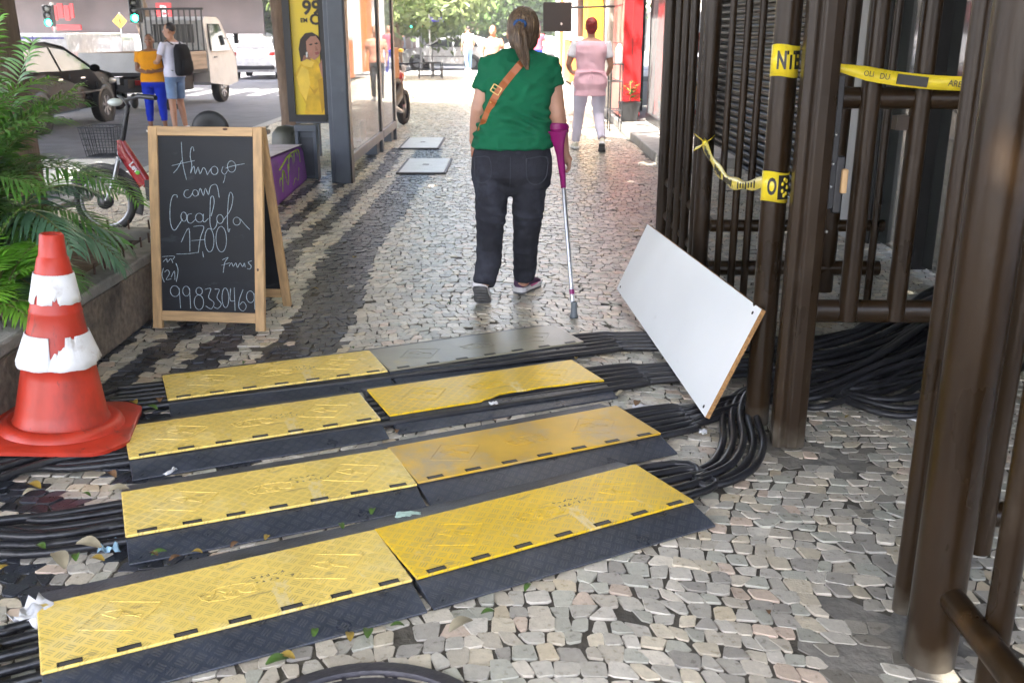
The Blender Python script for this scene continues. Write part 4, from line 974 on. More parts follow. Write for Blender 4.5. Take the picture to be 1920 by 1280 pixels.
cuffc = AY(1045, 243, YW-.035); mb = MB(); vs = []
for L, z in enumerate((-.020, -.01, .012, .022)):
    for j in range(23):
        a = R(-235+290*j/22); rx = .058+(.003 if L in (1, 2) else 0); vs.append(cuffc+Vector((rx*math.cos(a), .03+.055*math.sin(a), z-.015*math.sin(a))))
mb.add(vs, [(i*23+j, i*23+j+1, (i+1)*23+j+1, (i+1)*23+j) for i in range(3) for j in range(22)], 0, True, T)
o = mb.build('cuff', pur, cr); s_ = o.modifiers.new('s', 'SOLIDIFY'); s_.thickness = .004; s_.offset = 1
hp = AY(1053, 312, YW-.03); MB().tube([hp, hp+Vector((.004, .15, .004))], [.014, .016], 12, 0, T).build('grip', pur, cr)

# ---- a generic figure in its own frame (x right, y forward), for people farther away
def figure(label, loc, rz, H, skinm, topm, botm, hairm, elbows, wrists, knees, ankles, stout=1., sleeve_f=.5, leg_f=1., hem=.86, shoem=None, hair='short', sleevem=None, voxel=.011, face=0., toes=None, flare=0., handdir=((0, .3, -1), (0, .3, -1)), group=None):
    s = H/1.70; k = stout
    root_mb = MB(); V_ = lambda p: Vector(p)*s
    TR = [(.80, .13, .10, 0), (.88, .165, .115, -.01), (.96, .168, .115, -.008), (1.06, .145, .105, 0), (1.16, .150, .108, .004), (1.27, .168, .112, .004), (1.36, .172, .098, 0), (1.42, .135, .075, 0), (1.455, .075, .06, .004)]
    tr = [(0, c*s, z*s, rx*s*k, ry*s*k) for z, rx, ry, c in TR]
    root_mb.rings(tr, 20, 0, e=2.4)
    root_mb.tube([V_((0, 0, 1.42)), V_((0, .012, 1.53))], [.058*s, .052*s], 12)
    T = head(root_mb, V_((0, .018, 1.595)), s, face)
    hip = [V_((.09*k, 0, .88)), V_((-.09*k, 0, .88))]; sh = [V_((.178*k, 0, 1.375)), V_((-.178*k, 0, 1.375))]
    for i in (0, 1):
        e, w_ = V_(elbows[i]), V_(wrists[i]); kn, an = V_(knees[i]), V_(ankles[i])
        root_mb.tube([sh[i], sh[i].lerp(e, .5), e, e.lerp(w_, .35), w_], [.05*s*k**.5, .046*s*k**.5, .038*s, .038*s, .026*s], 12)
        open_hand(root_mb, w_, handdir[i], ((-1, 1)[i], .2, 0), s, thumb=1)
        root_mb.tube([hip[i], hip[i].lerp(kn, .5), kn, kn.lerp(an, .35), an], [.088*s*k, .074*s*k, .055*s, .055*s, .036*s], 12)
    p = root_mb.build('person', skinm); fuse(p, voxel, 3); p.location = loc; p.rotation_euler = (0, 0, rz); tag(p, label, 'person', group)
    face_bits(p, T, s)
    ext = [(0, -.01*s, hem*s, .19*s*k, .142*s*k)] if hem < .8 else []
    m2 = MB(); m2.rings(ext+[(a, c, z, rx*1.07+.006+flare*max(0, (1.0*s-z)), ry*1.07+.006+flare*max(0, (1.0*s-z))) for a, c, z, rx, ry in tr if hem*s-.01 <= z <= 1.43*s], 22, 0, e=2.4)
    def slv(mbx):
        for i in (0, 1):
            e = V_(elbows[i]); mbx.tube([sh[i].lerp(e, -.12), sh[i].lerp(e, sleeve_f*.5), sh[i].lerp(e, sleeve_f)], [.055*s*k**.5, .060*s*k**.5, .059*s*k**.5], 14)
    if not sleevem: slv(m2)
    fo = lambda q_: .006*noise.noise((q_.x*9+q_.z*6, q_.y*7, q_.z*14))
    t_ = m2.build('shirt', topm, p); fuse(t_, voxel, 3, fo)
    if sleevem: m3 = MB(); slv(m3); t2 = m3.build('sleeves', sleevem, p); fuse(t2, voxel, 3, fo)
    m4 = MB(); m4.rings([(a, c, z, rx*1.05+.004, ry*1.06+.004) for a, c, z, rx, ry in tr if z <= 1.0*s], 20, 0, e=2.4)
    for i in (0, 1):
        kn, an = V_(knees[i]), V_(ankles[i]); hp_ = hip[i]
        pts = [hp_, hp_.lerp(kn, .5), kn]; rd = [.094*s*k, .084*s*k, .068*s*k**.5]
        if leg_f > .5: en = kn.lerp(an, (leg_f-.5)*2); pts += [kn.lerp(en, .5), en]; rd += [.064*s*k**.5, .056*s]
        else: pts = [hp_, hp_.lerp(kn, leg_f), hp_.lerp(kn, leg_f*2)]; rd = [.094*s*k, .088*s*k, .080*s*k]
        m4.tube(pts, rd, 14)
    b_ = m4.build('trousers', botm, p); fuse(b_, voxel, 3, fo)
    m5 = MB()
    if hair == 'short':
        m5.ellip((0, -.022*s, .034*s), (.084*s, .098*s, .096*s), 14, 10, 0, T); m5.ellip((0, -.045*s, -.02*s), (.074*s, .062*s, .075*s), 12, 8, 0, T)
    elif hair == 'crop': m5.ellip((0, -.022*s, .036*s), (.082*s, .094*s, .090*s), 14, 10, 0, T)
    else: m5.ellip((0, -.024*s, .030*s), (.086*s, .098*s, .100*s), 14, 10, 0, T); m5.tube([T @ Vector((0, -.06*s, 0)), T @ Vector((0, -.085*s, -.14*s)), T @ Vector((0, -.09*s, -.27*s))], [.07*s, .075*s, .03*s], 12)
    h_ = m5.build('hair', hairm, p); fuse(h_, voxel*.8, 3, lambda q_: .004*noise.noise(q_*45))
    for i in (0, 1):
        an = V_(ankles[i]); tl = (toes or (0, 0))[i]
        M = Matrix.Translation((an.x, an.y-.02*s, max(an.z-.085*s, .008))) @ Matrix.Rotation((-.12, .12)[i], 4, 'Z') @ Matrix.Rotation(R(-tl), 4, 'X') @ Matrix.Translation((0, .06*s, 0))
        a, c, d = MB(), MB(), MB(); shoe(a, c, d, M, .25*s, .045*s); s_ = a.build('shoe', shoem or sh_so, p); fuse(s_, .009, 3); c.build('midsole', sh_so, s_, bevel=.004); d.build('outsole', sh_out, s_)
    return p
cream = mat('cream_sneaker', (.68, .64, .52), .6)
pw = figure('red-haired woman in a pink smock and white trousers walking away past the shops', (1.02, 13.25, 0), R(2), 1.66, skin_c, pinkc, pants_w, hair_red,
       [(.27, -.02, 1.10), (-.30, -.02, 1.12)], [(.25, .16, .98), (-.24, .20, 1.02)], [(.12, -.02, .47), (-.14, .05, .48)], [(.14, -.30, .17), (-.17, .12, .09)], stout=1.18, sleeve_f=.62, leg_f=.98, hem=.72, shoem=cream, sleevem=whitec, toes=(38, 0), flare=.16, handdir=((-.3, .9, -.2), (.3, .9, -.1)))
MB().tube([(-.19, -.125, 1.0), (-.1, -.148, 1.005), (0, -.150, 1.01), (.1, -.148, 1.005), (.19, -.125, 1.0)], [(.012, .003)]*5, 8).ellip((0, -.155, 1.01), (.022, .010, .016), 8, 6).tube([(0, -.156, 1.0), (-.02, -.160, .93), (-.025, -.162, .85)], [.006, .008, .007], 6).tube([(0, -.156, 1.0), (.015, -.160, .94), (.02, -.162, .87)], [.006, .008, .007], 6).build('apron_tie', pinkc, pw)
RZ = -.15
c1 = figure('woman in an orange-yellow top and royal blue trousers standing in the road', (-6.12, 17.35, RZ), R(188), 1.60, skin_b, yellowc, bluec, hair_bk,
       [(.26, .02, 1.10), (-.28, .04, 1.12)], [(.05, .24, 1.06), (-.10, .25, 1.08)], [(.11, .02, .48), (-.11, 0, .48)], [(.13, 0, .09), (-.13, 0, .09)], stout=1.22, sleeve_f=.55, leg_f=.86, hem=.88, shoem=mat('sandal_brown', (.12, .06, .035), .6), hair='crop', handdir=((-1, .2, -.1), (1, .2, 0)))
c2 = figure('young man in a pale T-shirt and denim shorts standing in the road', (-5.72, 17.25, RZ), R(62), 1.78, skin_c, mat('pale_lilac_cotton', (.62, .62, .74), .85, var=.1), denim_l, hair_bk,
       [(.27, .04, 1.12), (-.26, .06, 1.12)], [(.12, .28, 1.08), (-.12, .30, 1.10)], [(.10, .03, .48), (-.12, -.02, .48)], [(.11, -.03, .09), (-.15, -.06, .09)], sleeve_f=.6, leg_f=.43, hem=.86, shoem=sh_so, hair='crop', face=.5, handdir=((-.6, .9, 0), (.6, .9, 0)))
bpk = thing('backpack', 'black backpack on the back of the young man in the road', 'backpack', c2.location, c2.rotation_euler.z)
bk_m = cloth('black_nylon', (.014, .014, .017)); s = 1.78/1.7
m = MB(); m.rings([(0, -.21*s, .90*s, .13, .07), (0, -.22*s, .95*s, .155, .095), (0, -.225*s, 1.15*s, .155, .10), (0, -.21*s, 1.32*s, .14, .085), (0, -.20*s, 1.39*s, .09, .05)], 22, 0, e=3); pk = m.build('bag_body', bk_m, bpk); fuse(pk, .011, 3)
MB().rings([(0, -.305*s, .96*s, .10, .03), (0, -.315*s, 1.0*s, .115, .045), (0, -.315*s, 1.12*s, .11, .04), (0, -.30*s, 1.16*s, .08, .02)], 18, 0, e=3).build('front_pocket', bk_m, bpk)
for q_ in (-1, 1): MB().tube([(q_*.09, -.12*s, 1.38*s), (q_*.115, -.02*s, 1.44*s), (q_*.125, .11*s, 1.36*s), (q_*.13, .125*s, 1.2*s), (q_*.15, .05*s, 1.02*s), (q_*.13, -.11*s, .98*s)], [(.024, .007)]*6, 8).build('shoulder_strap', bk_m, bpk)
# ------------------------------------------------------------------ bus shelter
slate_b = mat('shelter_slate_paint', (.085, .10, .125), .4, var=.15, vs=5, bump=.08, bs=60, dirt=((.2, .2, .2), .64, .5), ds=6)
blackf = mat('black_frame', (.018, .018, .02), .4, var=.2, vs=10)
glass = bpy.data.materials.new('shelter_glass'); glass.use_nodes = True
n, l, b = M_(glass); g1 = n.new('ShaderNodeBsdfTransparent'); g1.inputs[0].default_value = (.86, .9, .89, 1); g2 = n.new('ShaderNodeBsdfGlossy'); g2.inputs['Roughness'].default_value = .02
fr = n.new('ShaderNodeFresnel'); fr.inputs[0].default_value = 1.55; mx = n.new('ShaderNodeMixShader'); l.new(fr.outputs[0], mx.inputs[0]); l.new(g1.outputs[0], mx.inputs[1]); l.new(g2.outputs[0], mx.inputs[2]); df = n.new('ShaderNodeBsdfDiffuse'); df.inputs[0].default_value = (.5, .52, .52, 1); m3 = n.new('ShaderNodeMixShader'); nz = n.new('ShaderNodeTexNoise'); nz.inputs['Scale'].default_value = 1.5; mr = n.new('ShaderNodeMapRange'); mr.inputs[3].default_value = .10; mr.inputs[4].default_value = .38; l.new(nz.outputs[0], mr.inputs[0]); l.new(mr.outputs[0], m3.inputs[0]); l.new(mx.outputs[0], m3.inputs[1]); l.new(df.outputs[0], m3.inputs[2]); l.new(m3.outputs[0], n['Material Output'].inputs[0])
poster_y = mat('poster_yellow', (.78, .56, .02), .35, var=.04, vs=2); poster_k = mat('poster_black', (.03, .02, .01), .4); poster_b = mat('poster_blue', (.05, .06, .35), .4)
SX, SY = -1.84, 10.28
sh = thing('bus_shelter', 'slate grey bus shelter with glass panes and a yellow poster case at its end', 'bus shelter', (SX, SY, 0))
T = Matrix.Translation((-SX, -SY, 0))
mb = MB(); mb.box((-1.745, 10.28, 1.45), (.16, .15, 2.9), 0, T); mb.box((-1.85, 10.31, 1.45), (.05, .09, 2.9), 0, T); mb.build('post', slate_b, sh, bevel=.008)
MB().box((-1.656, 10.285, 1.45), (.018, .165, 2.9), 0, T).build('edge_strip', blackf, sh)
for y_ in (13.04, 14.60): MB().box((-1.73, y_, 1.45), (.10, .12, 2.9), 0, T).build('post', slate_b, sh, bevel=.006)
for y0, y1 in ((10.37, 12.97), (13.11, 14.53)):
    MB().box((-1.70, (y0+y1)/2, .22), (.05, y1-y0, .10), 0, T).build('bottom_rail', slate_b, sh, bevel=.005)
    MB().box((-1.705, (y0+y1)/2, 1.32), (.010, y1-y0, 2.1), 0, T).build('glass_pane', glass, sh)
    MB().box((-1.70, y1-.02, 1.32), (.035, .03, 2.1), 0, T).build('glazing_bar', blackf, sh)
MB().box((-1.80, 12.85, .09), (.16, .28, .18), 0, T).build('foot_block', slate_b, sh, bevel=.006); MB().box((-1.80, 14.4, .09), (.16, .26, .18), 0, T).build('foot_block', slate_b, sh, bevel=.006)
MB().box((-2.45, 12.5, 2.72), (1.75, 4.9, .12), 0, T).build('roof', slate_b, sh, bevel=.02)
mb = MB(); mb.box((-2.45, 13.4, .45), (.42, 2.1, .05), 0, T)
for y_ in (12.6, 14.2): mb.box((-2.45, y_, .21), (.08, .08, .43), 0, T)
mb.build('bench', slate_b, sh, bevel=.006)
pv = MB().box((-1.708, 11.5, .42), (.004, .42, .22), 0, T).build('paper_notice', whitec, sh)
# inner paper banner seen through the first pane
MB().box((-2.13, 13.62, 1.12), (.34, .006, 1.75), 0, T).build('paper_banner', poster_y, sh)
mb = MB()
for (z, r_) in ((1.30, .12), (.98, .12)):
    for k in range(16):
        a = k*math.pi/8; a2 = a+math.pi/8; mb.bar((-2.13+r_*math.cos(a), 13.613, z+r_*math.sin(a)), (-2.13+r_*math.cos(a2), 13.613, z+r_*math.sin(a2)), .05, .004, 0, (0, 1, 0), T)
mb.build('banner_ring', poster_b, sh)
# poster case
pc = thing('poster_case', 'black framed yellow advertising poster beside the shelter post', 'poster', (-2.28, 11.05, 0))
T = Matrix.Translation((-2.28, -11.05+22.1-22.1, 0)) if False else Matrix.Translation((2.28, -11.05, 0))
PX0, PX1, PZ0, PZ1 = -2.44, -1.55-.47, .56, 2.45
mb = MB(); w_ = .075
mb.box(((PX0+PX1)/2, 11.06, PZ0+w_/2), (PX1-PX0, .13, w_), 0, T); mb.box((PX0+w_/2, 11.06, (PZ0+PZ1)/2), (w_, .128, PZ1-PZ0-2*w_), 0, T); mb.box((PX1-w_/2+.05, 11.06, (PZ0+PZ1)/2), (w_, .128, PZ1-PZ0-2*w_), 0, T); mb.box(((PX0+PX1)/2, 11.06, PZ1-w_/2), (PX1-PX0, .13, w_), 0, T)
mb.box(((PX0+PX1)/2, 11.08, (PZ0+PZ1)/2), (PX1-PX0-.01, .06, PZ1-PZ0-.02), 0, T)
mb.build('frame', blackf, pc)
ps = MB().box(((PX0+PX1)/2, 11.035, (PZ0+PZ1)/2), (PX1-PX0-2*w_+.05, .006, PZ1-PZ0-2*w_), 0, T).build('poster', poster_y, pc)
YP = 11.028
text_mesh('poster_text', '99', .20, poster_k, ps, T @ Matrix.Translation((AY(584, 16, YP).x, YP, AY(584, 16, YP).z)) @ Matrix.Rotation(R(90), 4, 'X'), .001, bold=.006)
text_mesh('poster_text', 'EM', .06, poster_k, ps, T @ Matrix.Translation((AY(570, 39, YP).x, YP, AY(570, 39, YP).z)) @ Matrix.Rotation(R(90), 4, 'X'), .001, bold=.002)
text_mesh('poster_text', 'CU', .15, poster_k, ps, T @ Matrix.Translation((AY(599, 38, YP).x, YP, AY(599, 38, YP).z)) @ Matrix.Rotation(R(90), 4, 'X'), .001, bold=.005)
def flat(name, pts, m, dy, parent):
    P = [AY(u, v, YP) for u, v in pts]; mb = MB(); k = len(P)
    vs = [Vector((p.x, YP-dy, p.z)) for p in P]+[Vector((p.x, YP-dy+.003, p.z)) for p in P]
    a = sum(P[i].x*P[(i+1) % k].z-P[(i+1) % k].x*P[i].z for i in range(k)); f = tuple(range(k)) if a > 0 else tuple(range(k))[::-1]
    mb.add(vs, [f]+[(i, i+k, (i+1) % k+k, (i+1) % k) for i in range(k)], 0, False, T); return mb.build(name, m, parent)
whi_p = mat('poster_white', (.7, .7, .66), .4)
pj = mat('poster_jacket', (.72, .44, .015), .5, var=.25, vs=9); ph = mat('poster_hair', (.03, .018, .014), .5); pk_ = mat('poster_skin', (.42, .20, .13), .5, var=.12, vs=8)
flat('printed_jacket', [(553, 140), (566, 116), (580, 108), (594, 113), (604, 125), (612, 150), (612, 222), (571, 220), (574, 196), (562, 172)], pj, .003, ps)
flat('printed_hair', [(560, 92), (563, 74), (572, 63), (585, 61), (597, 68), (601, 82), (594, 100), (580, 112), (564, 116)], ph, .0045, ps)
flat('printed_face', [(574, 78), (582, 69), (592, 68), (600, 78), (602, 92), (598, 106), (590, 113), (580, 108), (575, 95)], pk_, .006, ps)
flat('printed_hand', [(598, 122), (604, 110), (612, 108), (612, 140), (604, 146)], pk_, .0055, ps)
flat('printed_neck', [(570, 104), (580, 106), (584, 116), (574, 122), (566, 117)], mat('poster_skin_deep', (.30, .135, .085), .5), .005, ps); flat('printed_collar', [(564, 117), (576, 111), (590, 117), (584, 127), (570, 124)], mat('poster_jacket_light', (.85, .58, .06), .5), .006, ps)
flat('printed_nose', [(592, 86), (597, 95), (591, 96)], MATS['poster_skin_deep'], .0072, ps); flat('printed_cheek', [(578, 96), (586, 94), (588, 104), (582, 107)], mat('poster_blush', (.45, .19, .13), .5), .0068, ps); flat('printed_earring', [(574, 98), (577, 98), (577, 108), (574, 108)], whi_p, .0075, ps)
flat('printed_sleeve', [(556, 145), (566, 124), (578, 132), (582, 158), (574, 190), (563, 172)], MATS['poster_jacket_light'], .0042, ps); flat('printed_fold', [(596, 150), (606, 146), (610, 200), (604, 214)], mat('poster_fold', (.52, .29, .01), .5), .0046, ps)
flat('printed_lips', [(590, 99), (597, 97), (599, 101), (593, 104)], lip_m, .0075, ps)
flat('printed_eye', [(589, 82), (594, 80), (597, 82), (593, 84)], ph, .0075, ps); flat('printed_eye', [(579, 84), (584, 82), (587, 83), (583, 86)], ph, .0075, ps)
flat('printed_fold', [(579, 160), (588, 170), (598, 164), (590, 178)], MATS['poster_fold'], .0046, ps)
# low utility pedestal in front of the poster
ud = thing('utility_pedestal', 'low slate grey pedestal with a recessed panel beside the shelter post', 'pedestal', (-2.17, 10.58, 0))
mb = MB()
for x in (-.095, .095): mb.box((x, 0, .25), (.035, .14, .50))
mb.box((0, 0, .535), (.225, .14, .07)); mb.box((0, .03, .25), (.155, .07, .5)); mb.build('housing', slate_b, ud, bevel=.005)
MB().box((0, -.008, .235), (.15, .008, .40)).build('recess_panel', mat('pedestal_panel', (.05, .056, .07), .5), ud)
mb = MB(); mb.lathe([(0, 0), (.10, .02), (.13, .10), (.115, .2), (.07, .24), (0, .25)], 18); o = mb.build('rubbish_bag', mat('bag_olive', (.06, .06, .045), .45, var=.3, vs=12, bump=.6, bs=14)); o.location = (-2.62, 11.6, .0); o.scale = (1.4, 1.2, 1.9); tag(o, 'dark olive bag lying on the pavement under the poster', 'bag')

# ------------------------------------------------------------------ purple block, utility covers, manhole
purp = mat('purple_painted_concrete', (.16, .022, .30), .6, var=.3, vs=6, bump=.4, bs=30, dirt=((.20, .12, .27), .55, .6), ds=4, stretch=(1, 1, .6)); lime = mat('lime_spray_paint', (.30, .46, .03), .6, var=.3, vs=20); paletop = mat('sunlit_block_top', (.55, .5, .55), .7, var=.2)
pb = thing('concrete_block', 'purple concrete block sprayed with lime green graffiti behind the chalkboard', 'block', (-2.4, 9.4, 0))
T = Matrix.Translation((2.4, -9.4, 0))
mb = MB(); mb.hexa([(-3.0, 8.2, 0), (-2.06, 8.2, 0), (-2.15, 10.42, 0), (-3.0, 10.42, 0), (-3.0, 8.25, .43), (-2.11, 8.25, .43), (-2.17, 10.35, .37), (-3.0, 10.35, .37)], 0, T)
o = mb.build('block', purp, pb, bevel=.05, seg=4)
gr = MB(); q = random.Random(4)
def onface(y, z): return Vector((-2.062-.041*(y-8.2)-.02*z/.4-.006, y, z))
for st in ([(9.0, .10), (9.15, .28), (9.3, .12), (9.42, .30)], [(9.45, .15), (9.52, .34), (9.7, .33), (9.66, .2), (9.5, .2)], [(9.75, .12), (9.8, .34), (9.95, .36), (10.0, .27)], [(9.0, .3), (9.2, .33), (9.5, .37), (9.9, .375), (10.05, .36), (10.06, .24)], [(9.55, .08), (9.7, .13), (9.85, .09), (9.95, .2)], [(8.9, .05), (8.95, .2), (9.05, .22)]):
    P = smooth_path([(y, z, 0) for y, z in st], 6); gr.tube([onface(p.x, p.y) for p in P], [(.011, .004)]*len(P), 6, 0, T)
gr.build('graffiti', lime, pb)
MB().box((-2.56, 9.3, .418), (.78, 2.0, .004), 0, T @ Matrix.Translation((0, 9.3, .40)) @ Matrix.Rotation(R(-1.6), 4, 'X') @ Matrix.Translation((0, -9.3, -.40))).build('sunlit_top', paletop, pb)  # pale sheet paints the glaring sunlight on the block's top
covm = mat('cover_plate', (.52, .53, .55), .33, var=.12, vs=7, bump=.12, bs=50, dirt=((.25, .24, .22), .6, .6), ds=5)
def cover(x0, x1, y0, y1, label, sk=0):
    t = thing('utility_cover', label, 'utility cover', ((x0+x1)/2, (y0+y1)/2, .004), 0, 'pale utility covers in the pavement')
    w_, h_ = x1-x0, y1-y0
    mb = MB(); 
    for s_ in (-1, 1): mb.box((s_*(w_/2-.012), 0, .006), (.024, h_, .022)); mb.box((0, s_*(h_/2-.012), .006), (w_-.05, .024, .022))
    mb.build('frame', hinge_m, t); MB().box((0, 0, .008), (w_-.056, h_-.056, .022)).build('plate', covm, t, bevel=.003)
    MB().box((0, .02, .0195), (.16, .16, .003)).box((0, .02, .0215), (.07, .07, .003), 1).build('handle_recess', [covm, hinge_m], t)
cover(-1.28, -.73, 10.9, 12.2, 'pale square utility cover nearest, in the middle of the pavement')
cover(-1.52, -.98, 13.3, 14.7, 'pale utility cover beside the far end of the bus shelter')
iron = mat('cast_iron', (.045, .042, .05), .5, metal=.3, var=.3, vs=20, bump=.4, bs=60, dirt=((.13, .12, .11), .6, .6), ds=5)
mh = thing('manhole_cover', 'dark round iron manhole cover at the lower edge of the picture', 'manhole cover', (-.33, 1.76, .002))
MB().lathe([(.330, -.02), (.330, .008), (.322, .011), (.292, .011), (.288, .004), (.288, -.02)], 56).build('ring', iron, mh, sharp=40)
mb = MB(); mb.lathe([(0, .006), (.272, .006), (.276, .002), (.282, -.01)], 48)
for k in range(24):
    for r_ in (.08, .13, .18, .23):
        a = k*math.pi/12+r_*7; mb.box((r_*math.cos(a), r_*math.sin(a), .007), (.02, .008, .006), 0, None, a)
mb.build('lid', iron, mh, sharp=40)

# ------------------------------------------------------------------ bicycle
red_p = mat('bike_red_paint', (.30, .010, .015), .25, var=.1, vs=5, coat=.5); tyre = mat('tyre_rubber', (.018, .018, .019), .75, var=.25, vs=20); rim_m = mat('rim_grey', (.30, .31, .33), .35, metal=.8); wire = mat('basket_wire', (.05, .055, .065), .4, metal=.6); green_d = mat('green_dot', (.12, .42, .03), .5); blk = mat('black_plastic', (.02, .02, .022), .45, var=.2, vs=15)
YB = 7.64
bk = thing('bicycle', 'dark red electric bicycle with a wire basket parked beyond the planter', 'bicycle', AY(205, 434, YB))
T = Matrix.Translation(-AY(205, 434, YB)); A = lambda u, v, d=0.: AY(u, v, YB+d)+Vector((0, 0, 0))
def wheel(cu, cv, r):
    c = A(cu, cv); M = T @ Matrix.Translation(c) @ Matrix.Rotation(R(90), 4, 'X')
    wmb = MB().lathe([(r-.05, -.012), (r-.042, -.024), (r-.012, -.022), (r, 0), (r-.012, .022), (r-.042, .024), (r-.05, .012)], 44, 0, M); w_ = wmb.build('wheel', tyre, bk)
    MB().lathe([(r-.066, -.011), (r-.048, -.014), (r-.048, .014), (r-.066, .011), (r-.066, -.011)], 40, 0, M).build('rim', rim_m, w_)
    sp_ = MB()
    for k in range(24):
        a = k*math.pi/12; sp_.tube([Vector((.035*math.cos(a+.5), .035*math.sin(a+.5), .02*(-1)**k)), Vector(((r-.06)*math.cos(a), (r-.06)*math.sin(a), 0))], .0012, 4, 0, M)
    sp_.build('spokes', rim_m, w_)
    MB().lathe([(0, -.035), (.055, -.03), (.058, -.012), (.058, .012), (.055, .03), (0, .035)], 20, 0, M).build('hub', blk, w_)
    mb = MB(); q_ = [c+Vector(((r+.025)*math.cos(a), 0, (r+.025)*math.sin(a))) for a in [R(-22+i*9) for i in range(20)]]
    mb.tube(q_, [(.004, .030)]*20, 8, 0, T); f_ = mb.build('mudguard', white_m if False else blk, bk)
wheel(198, 378, .243); wheel(448, 378, .243)
mb = MB(); mb.tube([A(226, 262), A(233, 285), A(273, 345)], [(.024, .030), (.032, .060), (.032, .056)], 14, 0, T); mb.tube([A(273, 345), A(300, 362), A(448, 376, .07)], [.03, .028, .012], 10, 0, T); mb.tube([A(300, 360), A(385, 262)], .017, 10, 0, T); mb.tube([A(350, 300), A(448, 376, -.07)], .011, 8, 0, T); mb.tube([A(350, 300), A(448, 376, .07)], .011, 8, 0, T)
mb.build('frame', red_p, bk)
MB().tube([A(241, 196, 0), A(232, 250), A(229, 264)], [.017, .020, .023], 12, 0, T).build('steering_column', blk, bk)
mb = MB()
for s_ in (-.05, .05): mb.tube([A(222, 300, s_), A(214, 340, s_), A(199, 376, s_)], [.017, .018, .013], 10, 0, T)
mb.tube([A(222, 302, -.055), A(222, 302, .055)], .02, 10, 0, T); mb.tube([A(227, 266), A(222, 302)], .019, 10, 0, T)
mb.build('fork', rim_m, bk)
mb = MB(); mb.tube([A(240, 196, -.02), A(236, 188, -.20), A(258, 182, -.34), A(290, 182, -.40)], .013, 10, 0, T); mb.tube([A(240, 196, .02), A(232, 186, .2), A(222, 180, .32)], .013, 10, 0, T); mb.build('handlebar', blk, bk)
mb = MB(); mb.tube([A(258, 180, -.33), A(292, 184, -.42)], .018, 10, 0, T); mb.build('grip', blk, bk)
MB().ellip(A(216, 192, -.05), (.055, .05, .030), 16, 10, 0, T).build('headlight', mat('lamp_shell', (.55, .6, .57), .2), bk)
MB().ellip(A(252, 190, -.2), (.026, .05, .055), 12, 8, 0, T).build('display', blk, bk)
mb = MB(); z0, z1 = A(195, 291).z, A(195, 237).z; xa, xb = A(162, 262).x, A(223, 262).x
for i in range(10):
    f = i/9; x0 = xa+.035+(xb-xa-.05)*f; x1 = xa+(xb-xa)*f
    for d in (-.13, .13): mb.tube([(x0, YB+d*.85, z0), (x1, YB+d, z1)], .0022, 4, 0, T)
for i in range(7):
    d = -.13+.26*i/6
    mb.tube([(xa+.035, YB+d*.85, z0), (xa, YB+d, z1)], .0022, 4, 0, T); mb.tube([(xb-.015, YB+d*.85, z0), (xb, YB+d, z1)], .0022, 4, 0, T); mb.tube([(xa+.035, YB+d*.85, z0), (xb-.015, YB+d*.85, z0)], .0022, 4, 0, T)
for i in range(6):
    f = i/5; z = z0+(z1-z0)*f; x0 = xa+.035*(1-f); x1 = xb-.015*(1-f); d = .13*(.85+.15*f); r_ = .005 if i in (0, 5) else .0022
    P = [(x0, YB-d, z), (x1, YB-d, z), (x1, YB+d, z), (x0, YB+d, z)]
    for a, c in zip(P, P[1:]+P[:1]): mb.tube([a, c], r_, 5, 0, T)
mb.build('basket', wire, bk)
MB().tube([A(390, 258), A(385, 262)], .02, 10, 0, T).ellip(A(400, 250), (.13, .10, .035), 16, 10, 0, T).build('saddle', blk, bk)
mb = MB(); c = A(395, 243); P = [c+Vector((.072*math.cos(a), 0, .070*math.sin(a))) for a in [math.pi*i/12 for i in range(13)]]; mb.tube(P, [(.017, .075)]*13, 10, 0, T); mb.build('saddle_backrest', blk, bk)
MB().box((A(470, 246).x, YB, A(470, 246).z-.01), (.27, .16, .035), 0, T).build('rear_rack', blk, bk, bevel=.01)
MB().box((A(293, 356).x, YB, A(293, 356).z), (.14, .09, .16), 0, T).tube([A(293, 362, -.06), A(300, 400, -.10)], .012, 8, 0, T).build('motor_case', blk, bk, bevel=.015)
fm = T @ Matrix.Translation(A(254, 313)+Vector((0, -.0345, 0))) @ Matrix.Rotation(R(52), 4, 'Y') @ Matrix.Rotation(R(90), 4, 'X')
text_mesh('frame_lettering', 'Lev', .058, whitec, bk, fm, .001, bold=.002)
MB().ellip(A(261, 322)+Vector((0, -.034, -.002)), (.018, .003, .018), 12, 6, 0, T).build('frame_dot', green_d, bk)

# ------------------------------------------------------------------ vehicles
carglass = mat('car_glass', (.03, .035, .04), .06, var=.05, coat=1.); chrome = mat('chrome', (.6, .6, .62), .15, metal=1); lampw = mat('lamp_lens', (.6, .6, .6), .15, coat=1); lampr = mat('lamp_red', (.4, .02, .02), .2, coat=1); plate_m = mat('licence_plate', (.55, .55, .55), .4)
def tyre_wheel(t, x, y, r, wdt, side):
    M = Matrix.Translation((x, y, r)) @ Matrix.Rotation(R(90), 4, 'Y')
    w_ = MB().lathe([(r*.62, -wdt/2), (r*.94, -wdt/2), (r, -wdt*.3), (r, wdt*.3), (r*.94, wdt/2), (r*.62, wdt/2)], 28, 0, M).build('wheel', tyre, t, sharp=40)
    mb = MB(); mb.lathe([(0, side*wdt*.30), (r*.16, side*wdt*.32), (r*.60, side*wdt*.12), (r*.64, side*wdt*.46), (r*.64, -side*wdt*.2)], 24, 0, M)
    for k in range(7):
        a = k*2*math.pi/7; mb.bar(M @ Vector((r*.12*math.cos(a), r*.12*math.sin(a), side*wdt*.36)), M @ Vector((r*.60*math.cos(a), r*.60*math.sin(a), side*wdt*.40)), r*.14, wdt*.16, 0, M.to_3x3() @ Vector((0, 0, 1)))
    mb.build('rim', rim_m, w_)
